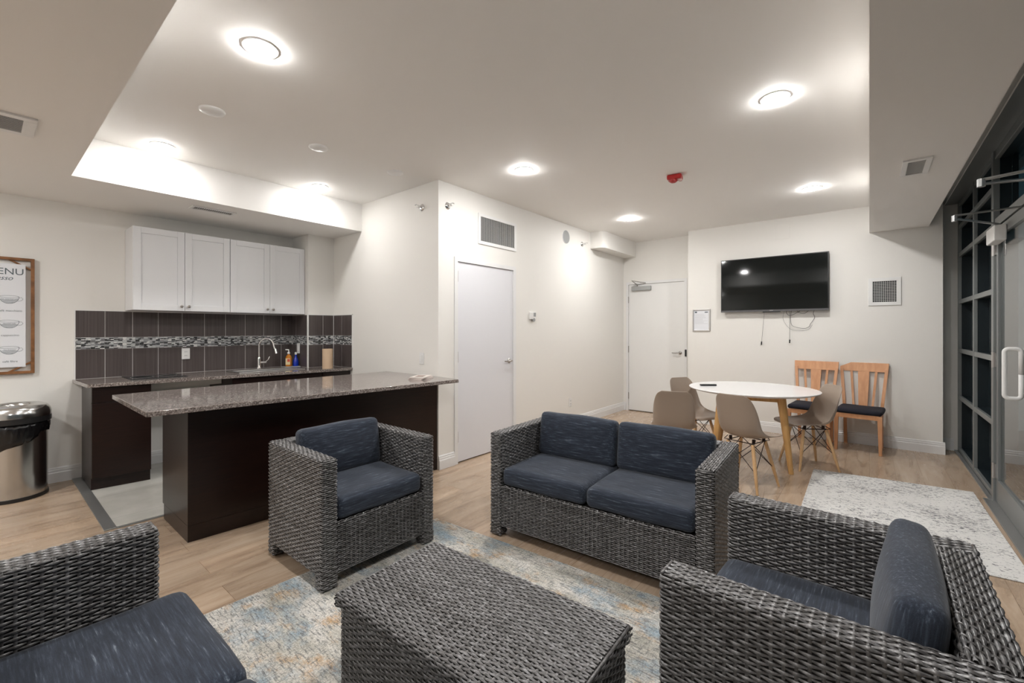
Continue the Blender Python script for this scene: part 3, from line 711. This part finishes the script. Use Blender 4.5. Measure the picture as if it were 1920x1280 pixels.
# ------------------------------------------------------------------ television wall
t = thing('television', 'large black flat screen television mounted on the end wall', 'television', (-.993, YT, 0))
W, H0, H1 = 1.225, 1.598, 2.318
bx(-W/2, W/2, -.078, -.045, H0, H1).build('housing', 'black', t, bevel=.003)
bx(-W/2+.012, W/2-.012, -.0795, -.077, H0+.028, H1-.012).build('screen', 'screen', t)
bx(-W/2, W/2, -.081, -.077, H0, H0+.022).build('bottom_bezel', flat('dark_silver_bezel', (.10, .10, .105), .35), t)
bx(-.02, .02, -.0825, -.0805, H0+.008, H0+.014).build('logo_mark', 'frame_l', t)
bx(-.10, .10, -.079, -.05, H0-.012, H0+.002).build('sensor_strip', 'black', t)
bx(-.25, .25, -.045, 0, 1.75, 2.15).build('wall_bracket', 'black', t)
def cable(pts, lab, r=.0022, plug=None):
    # smooth through points (Catmull-Rom)
    P = [Vector(p) for p in pts]; out = []
    for i in range(len(P)-1):
        p0, p1, p2, p3 = P[max(i-1, 0)], P[i], P[i+1], P[min(i+2, len(P)-1)]
        for k in range(6):
            u = k/6; out.append(.5*((2*p1)+(-p0+p2)*u+(2*p0-5*p1+4*p2-p3)*u*u+(-p0+3*p1-3*p2+p3)*u**3))
    out.append(P[-1])
    t_ = thing('hanging_cable', lab, 'cable', P[0])
    MB().tube([tuple(q-P[0]) for q in out], r, 6).build('cord', 'black', t_, smooth=True)
    if plug:
        q = P[-1]-P[0]; MB().tube([(q.x, q.y, q.z+.01), (q.x-.002, q.y, q.z-.035)], .007, 8).build('plug', 'black', t_, smooth=.6)
yc = YT-.02
cable([(-1.085, yc, 1.62), (-1.09, yc, 1.5), (-1.115, yc, 1.19)], 'thin cable ending in a black plug, left one under the television', .0016, True)
cable([(-.80, yc, 1.62), (-.795, yc, 1.45), (-.795, yc, 1.22)], 'thin cable ending in a black plug, hanging below the looped cables', .0016, True)
cable([(-.775, yc, 1.62), (-.785, yc, 1.53), (-.775, yc, 1.42), (-.71, yc, 1.385), (-.63, yc, 1.375), (-.585, yc, 1.40), (-.575, yc, 1.43), (-.53, yc, 1.51), (-.545, yc, 1.56), (-.53, yc, 1.62)], 'large black loop of cable under the television', .0022)
cable([(-.84, yc-.01, 1.62), (-.82, yc-.01, 1.555), (-.775, yc-.01, 1.545), (-.70, yc-.01, 1.585), (-.66, yc-.01, 1.62)], 'small left loop of black cable just under the television', .0024)
cable([(-.73, yc-.02, 1.62), (-.69, yc-.02, 1.575), (-.63, yc-.02, 1.565), (-.575, yc-.02, 1.62)], 'small right loop of black cable just under the television', .0024)
cable([(-.85, yc+.008, 1.62), (-.87, yc+.008, 1.50), (-.80, yc+.008, 1.375), (-.70, yc+.008, 1.345), (-.60, yc+.008, 1.36), (-.555, yc+.008, 1.42)], 'thin grey outer cable loop under the television', .0012)
t = thing('framed_notice', 'small silver framed paper notice between the far door and the television', 'notice', (-1.887, YT, 1.495))
f = MB(); a, b, q = .122, .160, .018
f.box(-a, a, -.016, 0, b-q, b); f.box(-a, a, -.016, 0, -b, -b+q); f.box(-a, -a+q, -.016, 0, -b+q, b-q); f.box(a-q, a, -.016, 0, -b+q, b-q)
f.build('frame', 'steel', t, bevel=.004); bx(-a+q, a-q, -.006, -.001, -b+q, b-q).build('paper', 'paper', t)
l = MB(); l.box(-.09, -.06, -.0068, -.0055, .105, .128); l.box(.045, .09, -.0068, -.0055, .108, .122)
l.build('heading_block', 'ink', t)
l = MB(); random.seed(3)
for i in range(11): l.box(-.09, -.09+.18*random.uniform(.6, 1), -.0066, -.0055, .085-i*.0135, .0868-i*.0135)
l.build('text_lines', 'grey', t)

# ------------------------------------------------------------------ wicker weaving
def round_profile(pts, r, n=5, closed=False):
    """2-D polyline with rounded corners -> points, outward normals (to the left of travel = +), arclength"""
    P = [np.array(p, float) for p in pts]; out = []; N = len(P)
    rng = range(N) if closed else range(1, N-1)
    if not closed: out.append(P[0])
    for i in rng:
        a, b, c = P[i-1], P[i], P[(i+1) % N]
        u = (a-b)/np.linalg.norm(a-b); v = (c-b)/np.linalg.norm(c-b)
        p0, p1 = b+u*r, b+v*r
        for k in np.linspace(0, 1, n): out.append((1-k)**2*p0+2*k*(1-k)*b+k*k*p1)
    if closed: out.append(out[0])
    else: out.append(P[-1])
    out = np.array(out)
    seg = np.linalg.norm(np.diff(out, axis=0), axis=1); keep = np.r_[True, seg > 1e-7]; out = out[keep]
    seg = np.linalg.norm(np.diff(out, axis=0), axis=1); arc = np.r_[0, np.cumsum(seg)]
    tan = np.gradient(out, axis=0); 
    if closed: tan[0] = tan[-1] = out[1]-out[-2]
    tan /= np.linalg.norm(tan, axis=1)[:, None]
    nrm = np.c_[-tan[:, 1], tan[:, 0]]
    return out, nrm, arc
def weave(mb, prof, L, frame, rows='ext', r=.012, rp=.0108, sp=.026, amp=.0026, closed=False, side=1, s0=0.):
    """woven skin over an extruded profile. frame=(O,A,B,C): point=O+A*s+B*px+C*py"""
    P, N, arc = round_profile(prof, r, closed=closed); T = arc[-1]
    O, A, B, C = [np.array(q, float) for q in frame]
    def surf(s, t, dn):
        px = np.interp(t, arc, P[:, 0]); py = np.interp(t, arc, P[:, 1]); nx = np.interp(t, arc, N[:, 0]); ny = np.interp(t, arc, N[:, 1])
        px = px+side*nx*dn; py = py+side*ny*dn
        return O+A*(s[..., None]+s0)+B*px[..., None]+C*py[..., None]
    lu, lv = (L, T) if rows == 'ext' else (T, L)     # u along the strand, v across
    ns = max(2, int(round(lu/sp))); sp_ = lu/ns; nr = max(1, int(round(lv/rp))); rp_ = lv/nr
    sub = 4; U = np.linspace(0, lu, ns*sub+1); h = rp_*.45
    ph = RNG.uniform(-.12, .12, nr); am = amp*RNG.uniform(.8, 1.2, nr)
    for kind in (0, 1):
        if kind == 0:
            i = np.arange(nr); vc = (i+.5)*rp_
            off = am[:, None]*np.cos(PI*(U[None, :]/sp_+i[:, None])+ph[:, None])
            wob = .0006*np.sin(U[None, :]*37+i[:, None]*2.3)
            hw = h*(.76+.24*np.cos(PI*(U[None, :]/sp_+i[:, None])))
            cs = [(-1, -.0012), (-.55, .0016), (.55, .0016), (1, -.0012)]
            uu = np.broadcast_to(U[None, :], off.shape); base_n = off
            vcs = vc[:, None]+wob; n_l = nr
        else:
            k = np.arange(1, ns); U2 = (np.arange(nr)+.5)*rp_; uu0 = k*sp_
            off = -.75*amp*np.cos(PI*(k[:, None]+np.arange(nr)[None, :]))-.0012
            cs = [(-1, -.001), (0, .0012), (1, -.001)]; base_n = off; n_l = len(k)
        lst = []
        for dv, dn in cs:
            if kind == 0: u_, v_ = uu, np.clip(vcs+dv*hw, 0, lv)
            else: u_, v_ = uu0[:, None]+dv*.0042+0*off, np.broadcast_to(U2[None, :], off.shape)
            s_, t_ = (u_, v_) if rows == 'ext' else (v_, u_)
            lst.append(surf(s_, t_, base_n+dn))
        G = np.stack(lst, 2)          # lines, along, cross, 3
        a, b, c = G.shape[:3]
        if a == 0 or b < 2: continue
        idx = np.arange(a*b*c).reshape(a, b, c)
        q = np.stack([idx[:, :-1, :-1], idx[:, 1:, :-1], idx[:, 1:, 1:], idx[:, :-1, 1:]], -1).reshape(-1, 4)
        tone = np.repeat(RNG.uniform(0, 1, (a, 1, 1)), b, 1)
        if kind == 0: tone = .5*tone+.5*np.repeat(RNG.uniform(0, 1, (a, ns+1)), sub, 1)[:, :b, None]
        else: tone = tone*.5
        tone = np.broadcast_to(tone, (a, b, c)).reshape(-1)
        mb.quads(G.reshape(-1, 3), q, tone)
def edge_rope(mb, p0, p1, r=.0042):
    mb.tube([p0, p1], r, 6)

def cushion(w_, d, h, r=.035, puff=.012, n=18, pf=(.5, .7, 1)):
    """rounded, softly stuffed box centred on origin, seam tube included"""
    mb = MB(); g = np.linspace(-1, 1, n+1); vs = {}; V = []; F = []
    half = np.array([w_/2, d/2, h/2])
    def vid(p):
        k = tuple(np.round(p, 5))
        if k not in vs: vs[k] = len(V); V.append(p)
        return vs[k]
    for ax in range(3):
        for sg in (-1, 1):
            o1, o2 = (ax+1) % 3, (ax+2) % 3
            for i in range(n):
                for j in range(n):
                    q = []
                    for (a, b) in ((i, j), (i+1, j), (i+1, j+1), (i, j+1)):
                        p = np.zeros(3); p[ax] = sg; p[o1] = g[a]; p[o2] = g[b]; q.append(vid(p))
                    F.append(tuple(q) if sg > 0 else tuple(reversed(q)))
    V = np.array(V); 
    # concentrate vertices toward the edges
    Vw = np.sign(V)*(1-(1-np.abs(V))**1.35)
    P = Vw*half; rr = min(r, h/2*.98)
    inner = np.clip(P, -(half-rr), half-rr); d_ = P-inner; ln = np.linalg.norm(d_, axis=1); ln[ln == 0] = 1
    on = ln > 1e-9
    P = np.where((ln > 1e-6)[:, None], inner+d_/ln[:, None]*rr, P)
    fx, fy, fz = [1-np.clip(np.abs(P[:, i])/half[i], 0, 1)**2.2 for i in range(3)]
    P[:, 2] += np.sign(P[:, 2])*puff*pf[2]*fx*fy; P[:, 1] += np.sign(P[:, 1])*puff*pf[1]*fx*fz; P[:, 0] += np.sign(P[:, 0])*puff*pf[0]*fy*fz
    P[:, 2] += .0025*np.sin(P[:, 0]*17+1)*np.sin(P[:, 1]*13+2)
    mb.add(P, F); return mb

def wicker_seat(name, label, cat, W, D, loc, rotz, seats=1, H=.675, a=.088, bt=.10, seat_over=.0, cush='denim_x', lean=.14, group=None, bcush='denim_x'):
    t = thing(name, label, cat, loc, rotz, group)
    z0 = .075; hx = W/2; hy = D/2; rd = .013
    for sg in (-1, 1):
        m = MB()
        xo, xi = sg*hx, sg*(hx-a)
        # core
        m.box(min(xo, xi)+.006, max(xo, xi)-.006, -hy+.006, hy-.006, z0+.002, H-.006)
        # skin up the outside, over the top, down the inside (rows run front to back)
        pf = [(xo, z0), (xo, H), (xi, H), (xi, .31)]
        m2 = MB(); weave(m2, pf, D-2*rd, ((0, -hy+rd, 0), (0, 1, 0), (1, 0, 0), (0, 0, 1)), 'ext', rd, side=(1 if sg < 0 else -1))
        # front cap wrapping round both vertical corners
        x1, x2 = min(xo, xi), max(xo, xi)
        weave(m2, [(x1, -hy+rd+.001), (x1, -hy), (x2, -hy), (x2, -hy+rd+.001)], H-z0-.006, ((0, 0, z0), (0, 0, 1), (1, 0, 0), (0, 1, 0)), 'prof', rd*.95, side=-1, sp=a/3.4)
        weave(m2, [(x1, hy-rd-.001), (x1, hy), (x2, hy), (x2, hy-rd-.001)], H-z0-.006, ((0, 0, z0), (0, 0, 1), (1, 0, 0), (0, 1, 0)), 'prof', rd*.95, side=1, sp=a/3.4)
        # rope at the top front and back edges
        for yy in (-hy+.006, hy-.006): edge_rope(m2, (x1+.008, yy, H-.004), (x2-.008, yy, H-.004), .0052)
        arm = m2.build('armrest', 'wick', t, smooth=True)
        m.build('armrest_core', 'wickcore', arm)
        for yy in (-hy, hy-.075):
            m3 = MB(); y1, y2 = yy, yy+.075; xa, xb = x1, x2
            if yy > 0: pass
            weave(m3, [(xa, y1), (xb, y1), (xb, y2), (xa, y2)], z0-.006, ((0, 0, .006), (0, 0, 1), (1, 0, 0), (0, 1, 0)), 'prof', .008, closed=True, side=-1, sp=.022)
            lg = m3.build('leg', 'wick', t, smooth=True)
            MB().box(xa+.006, xb-.006, y1+.006, y2-.006, .006, z0+.004).box(xa+.012, xb-.012, y1+.012, y2-.012, 0, .008).build('foot', 'wickcore', lg)
    xi = hx-a
    # backrest
    m = MB(); m.box(-xi, xi, hy-bt+.006, hy-.006, z0, H-.006)
    m2 = MB(); weave(m2, [(hy, z0), (hy, H), (hy-bt, H), (hy-bt, .31)], 2*xi, ((-xi, 0, 0), (1, 0, 0), (0, 1, 0), (0, 0, 1)), 'ext', rd, side=-1)
    bk = m2.build('backrest', 'wick', t, smooth=True); m.build('backrest_core', 'wickcore', bk)
    # front panel and seat deck
    m = MB(); m.box(-xi+.003, xi-.003, -hy+.012, hy-bt, z0, .333)
    m2 = MB(); weave(m2, [(-hy+.02, .335), (-hy+.006, .335), (-hy+.006, z0-.005)], 2*xi-.006, ((-xi+.003, 0, 0), (1, 0, 0), (0, 1, 0), (0, 0, 1)), 'ext', .006, side=-1 if False else 1)
    fp = m2.build('front_panel', 'wick', t, smooth=True); m.build('seat_deck', 'wickcore', fp)
    # cushions
    g = .004; cw = (2*xi-g)/seats
    cd = D-bt-.015+seat_over
    for i in range(seats):
        cx = -xi+g/2+cw*(i+.5)
        o = cushion(cw-.006, cd, .118, .036, .008).build('seat_cushion', cush, t, smooth=True)
        o.location = (cx, -hy-seat_over+.004+cd/2, .336+.06)
        th, ch = .095, .306
        o = cushion(cw-.010-(.02 if seats == 1 else .006), th, ch, .034, .024, pf=(.15, 1, .2)).build('back_cushion', bcush, t, smooth=True)
        o.rotation_euler.x = -lean; o.location = (cx, hy-bt-.068-math.sin(lean)*.05, .452+ch/2-.008)
    return t
LV = 'charcoal wicker seating around the coffee table'
# armchair by the island, faces +X
wicker_seat('wicker_armchair', 'grey wicker armchair with navy cushions in front of the island', 'armchair', .735, .655, (-2.486, 1.478, .009), PI/2, 1, a=.083, group=LV)
wicker_seat('wicker_loveseat', 'two seat wicker sofa with navy cushions in front of the dining table', 'sofa', 1.385, .67, (-1.285, 2.535, 0), math.radians(3), 2, a=.086, group=LV)
wicker_seat('wicker_armchair', 'grey wicker armchair at lower right, seen from behind its side', 'armchair', .80, .70, (-.098, 1.597, .009), -PI/2+math.radians(-1), 1, a=.092, group=LV, bcush='denim_z')
wicker_seat('wicker_loveseat', 'wicker sofa at the lower left corner, only one arm and seat cushion showing', 'sofa', 1.40, .67, (-1.268, .053, .009), PI, 2, a=.105, seat_over=.075, group=LV)
def coffee_table():
    W, D, H = .925, .49, .392
    t = thing('wicker_coffee_table', 'low grey wicker coffee table on the patterned rug between the seats', 'coffee table', (-1.052, 1.082, .009), math.radians(2))
    m = MB(); zt = H-.045
    weave(m, [(-D/2, zt), (-D/2, H), (D/2, H), (D/2, zt)], W-.02, ((-W/2+.01, 0, 0), (1, 0, 0), (0, 1, 0), (0, 0, 1)), 'ext', .008, side=1)
    for sg in (-1, 1):
        weave(m, [(-D/2, sg*W/2), (D/2, sg*W/2)], H-zt-.004, ((0, 0, zt), (0, 0, 1), (0, 1, 0), (1, 0, 0)), 'prof', .002, side=sg)
        edge_rope(m, (sg*(W/2-.004), -D/2+.006, H-.003), (sg*(W/2-.004), D/2-.006, H-.003), .005)
    top = m.build('table_top', 'wick', t, smooth=True)
    bx(-W/2+.006, W/2-.006, -D/2+.006, D/2-.006, zt, H-.006).build('top_core', 'wickcore', top)
    m = MB(); w2, d2 = W/2-.014, D/2-.014
    weave(m, [(-w2, -d2), (w2, -d2), (w2, d2), (-w2, d2)], zt-.04, ((0, 0, .04), (0, 0, 1), (1, 0, 0), (0, 1, 0)), 'prof', .01, closed=True, side=-1)
    sd = m.build('side_panels', 'wick', t, smooth=True)
    bx(-w2+.006, w2-.006, -d2+.006, d2-.006, .035, zt).build('side_core', 'wickcore', sd)
    for sx in (-1, 1):
        for sy in (-1, 1): bx(sx*(w2-.03)-.025, sx*(w2-.03)+.025, sy*(d2-.03)-.025, sy*(d2-.03)+.025, .012, .04).build('foot', 'wickcore', t)
coffee_table()

# ------------------------------------------------------------------ rugs
def rug(name, pts, mat, lab, th=.010):
    o = MB().prism([(x, y, .0005) for x, y in pts], [(x, y, th) for x, y in pts]).build(name, mat, bevel=.003)
    return tag(o, lab, 'rug')
rug('area_rug', [(-2.46, .15), (.45, .20), (.45, 2.26), (-2.40, 2.08)], 'rug1', 'distressed rug in grey, blue and orange under the wicker seating', .009)
rug('area_rug', [(-.40, 3.47), (.69, 3.55), (.672, 5.255), (-.42, 5.14)], 'rug2', 'white rug with dark flecks beside the glass doors', .007)

# ------------------------------------------------------------------ dining set
def dining_table():
    t = thing('dining_table', 'round white dining table on four splayed wooden legs', 'table', (-.955, 5.12, 0), 0)
    MB().lathe([(.0005, .722), (.55, .722), (.585, .733), (.603, .743), (.603, .748), (.60, .75), (.0005, .75)], n=96).build('table_top', 'white_top', t, smooth=.35)
    th = math.atan2(-.28, .385); ap = MB(); tops = []
    for k in range(4):
        a = th+k*PI/2; tp = (.365*math.cos(a), .365*math.sin(a), .722); tops.append(tp)
        MB().taper((.478*math.cos(a), .478*math.sin(a), 0), tp, .021, .040, 20).build('leg', 'tleg', t, smooth=.6)
    for k in range(4):
        a, b = Vector(tops[k]), Vector(tops[(k+1) % 4]); d = (b-a).normalized(); n_ = Vector((-d.y, d.x, 0))*.012
        a = a+d*.03; b = b-d*.03
        q = [a-n_, b-n_, b+n_, a+n_]; ap.prism([(p.x, p.y, .655) for p in q], [(p.x, p.y, .721) for p in q])
    ap.build('apron', 'tleg', t, bevel=.003)
dining_table()
t = thing('remote_control', 'black remote control lying on the round white table', 'remote', (-1.355, 5.02, .7505), math.radians(40))
bx(-.085, .085, -.021, .021, 0, .017).build('case', 'black', t, bevel=.005)
k = MB()
for i in range(7):
    for j in (-.011, 0, .011): k.box(-.07+i*.018, -.06+i*.018, j-.003, j+.003, .0165, .0185)
k.build('buttons', 'grey', t)

def shell_chair():
    t = thing('shell_chair', '', 'chair', (0, 0, 0), 0, 'taupe shell chairs around the round table')
    # side profile (f forward, z up) lip -> back top ; local forward = +y
    prof = [(.235, .418), (.228, .432), (.20, .440), (.13, .436), (.05, .428), (-.03, .424), (-.10, .430), (-.150, .450), (-.185, .490), (-.203, .55), (-.217, .62), (-.232, .69), (-.247, .75), (-.258, .79), (-.262, .812)]
    hw = [.150, .190, .212, .226, .232, .233, .232, .231, .230, .224, .212, .194, .172, .145, .105]
    lift = [0, .002, .006, .016, .028, .042, .060, .078, .080, .070, .055, .040, .026, .014, .006]
    n = len(prof); U = np.linspace(-1, 1, 25); s_in = np.linspace(0, n-1, 46)
    pf = np.array(prof); ii = np.arange(n)
    def sm(arr):
        x = np.interp(s_in, ii, arr)
        for _ in range(2): x[1:-1] = .25*x[:-2]+.5*x[1:-1]+.25*x[2:]
        return x
    F_, Z_, Hw, Lf = sm(pf[:, 0]), sm(pf[:, 1]), sm(hw), sm(lift)
    tf, tz = np.gradient(F_), np.gradient(Z_); l = np.hypot(tf, tz); nf, nz = tz/l, -tf/l      # inner normal (up/forward)
    vs = []; fs = []
    for i in range(len(s_in)):
        for u in U:
            au = abs(u); k = au**2.6*Lf[i]
            edge_in = (1-.22*au**4*(Lf[i]/.08))
            # for the seat part curl up, for the back part curl forward
            vs.append((u*Hw[i]*edge_in, F_[i]+nf[i]*k, Z_[i]+nz[i]*k))
    m_ = len(U)
    for i in range(len(s_in)-1):
        for j in range(m_-1): fs.append((i*m_+j, i*m_+j+1, (i+1)*m_+j+1, (i+1)*m_+j))
    o = MB().add(vs, fs).build('seat_shell', 'taupe', t, smooth=True)
    so = o.modifiers.new('solid', 'SOLIDIFY'); so.thickness = .006; so.offset = 0
    sb = o.modifiers.new('sub', 'SUBSURF'); sb.levels = 1; sb.render_levels = 1
    tp = {}; ft = {}
    for sx in (-1, 1):
        for sy in (-1, 1):
            a = (sx*.105, sy*.105-.01, .385); b = (sx*.182, sy*.182-.01, 0); tp[sx, sy] = Vector(a); ft[sx, sy] = Vector(b)
            MB().tube([b, tuple(Vector(b).lerp(Vector(a), .5)), a], [.0095, .0145, .0145], 14).build('leg', 'oakleg', t, smooth=.7)
    w_ = MB()
    L = lambda k, u: ft[k].lerp(tp[k], u)
    for (k1, k2) in (((-1, -1), (1, -1)), ((1, -1), (1, 1)), ((1, 1), (-1, 1)), ((-1, 1), (-1, -1))):
        w_.tube([tuple(L(k1, .42)), tuple(L(k2, 1.02))], .0032, 6); w_.tube([tuple(L(k2, .42)), tuple(L(k1, 1.02))], .0032, 6)
    ring = [(.105*x_, .105*y_-.01, .392) for x_, y_ in ((-1, -1), (1, -1), (1, 1), (-1, 1), (-1, -1))]
    w_.tube(ring, .0045, 6)
    for sx in (-1, 1):
        w_.tube([(sx*.105, -.115, .392), (sx*.13, -.14, .40), (sx*.12, -.10, .425)], .004, 6); w_.tube([(sx*.105, .095, .392), (sx*.13, .12, .40), (sx*.12, .09, .435)], .004, 6)
        w_.lathe([(.013, .39), (.013, .426)], (sx*.10, .08, 0), 10); w_.lathe([(.013, .39), (.013, .426)], (sx*.10, -.09, 0), 10)
    w_.build('wire_brace', 'wire', t, smooth=.7)
    return t
sc0 = shell_chair()
def head(fx, fy): return math.atan2(fy, fx)-PI/2
sc0.location = (-.83, 4.28, 0); sc0.rotation_euler.z = head(.285, .958)
sc0['label'] = 'taupe shell chair nearest the camera at the round table, seat tucked to the right'
G = 'taupe shell chairs around the round table'
dup(sc0, (-.48, 5.23, 0), head(-.82, -.575), 'taupe shell chair on the right of the round table, in front of the wooden chairs', G)
dup(sc0, (-1.43, 4.16, 0), head(-.33, .945), 'taupe shell chair right behind the wicker sofa back, seen from its rear', G)
dup(sc0, (-1.47, 4.97, 0), head(.87, -.5), 'taupe shell chair on the far left of the table, near the end door', G)

def slat_chair():
    t = thing('wooden_chair', '', 'chair', (0, 0, 0), 0, 'wooden slat back chairs against the end wall')
    # local: facing -y ; front legs at y=-.2, back posts at y=+.2
    for sx in (-1, 1):
        MB().prism([(sx*.195-.014, -.214, 0), (sx*.195+.014, -.214, 0), (sx*.195+.014, -.186, 0), (sx*.195-.014, -.186, 0)],
                   [(sx*.19-.021, -.22, .42), (sx*.19+.021, -.22, .42), (sx*.19+.021, -.178, .42), (sx*.19-.021, -.178, .42)]).build('leg', 'beech', t, bevel=.003)
        pts = [((sx*.165), .235, 0), ((sx*.168), .20, .40), ((sx*.178), .205, .52), ((sx*.208), .27, .90)]
        m = MB()
        for i in range(3):
            (xa, ya, za), (xb, yb, zb) = pts[i], pts[i+1]; q = .015
            m.prism([(xa-q, ya-q, za), (xa+q, ya-q, za), (xa+q, ya+q, za), (xa-q, ya+q, za)], [(xb-q, yb-q, zb), (xb+q, yb-q, zb), (xb+q, yb+q, zb), (xb-q, yb+q, zb)])
        m.build('leg', 'beech', t)
    m = MB(); m.box(-.185, .185, -.216, -.196, .375, .425); m.box(-.18, -.16, -.2, .19, .375, .425); m.box(.16, .18, -.2, .19, .375, .425); m.box(-.17, .17, .19, .21, .375, .425)
    m.build('seat_frame', 'beech', t, bevel=.002)
    # top rail (slightly bowed) and slats
    n = 10; A = []; B_ = []
    for i in range(n+1):
        u = -1+2*i/n; yb = .264+.004*(1-u*u)
        A.append((u*.222, yb)); 
    vs = []; fs = []
    for (x_, y_) in A: vs += [(x_, y_-.004, .866), (x_, y_+.018, .866), (x_*1.025, y_+.034, .968), (x_*1.025, y_+.012, .968)]
    for i in range(n):
        b = i*4
        for k_ in range(4): l_ = (k_+1) % 4; fs.append((b+k_, b+l_, b+4+l_, b+4+k_))
    fs.append((3, 2, 1, 0)); fs.append((n*4, n*4+1, n*4+2, n*4+3))
    MB().add(vs, fs).build('top_rail', 'beech', t, bevel=.002)
    def slat(xb, xt, wb, wt):
        MB().prism([(xb-wb, .196, .425), (xb+wb, .196, .425), (xb+wb, .208, .425), (xb-wb, .208, .425)], [(xt-wt, .266, .868), (xt+wt, .266, .868), (xt+wt, .276, .868), (xt-wt, .276, .868)]).build('slat', 'beech', t, bevel=.001)
    slat(0, 0, .040, .054); slat(-.085, -.115, .011, .012); slat(.085, .115, .011, .012)
    o = cushion(.41, .42, .055, .026, .012, 12).build('seat', 'navy_seat', t, smooth=True); o.location = (0, -.012, .447)
    return t
w0 = slat_chair(); w0.location = (-.08, 6.36, 0); w0.rotation_euler.z = math.radians(-6); w0['label'] = 'right wooden slat back chair with black seat against the end wall'
dup(w0, (-.535, 6.31, 0), math.radians(-5), 'left wooden slat back chair, half hidden behind a shell chair', 'wooden slat back chairs against the end wall')
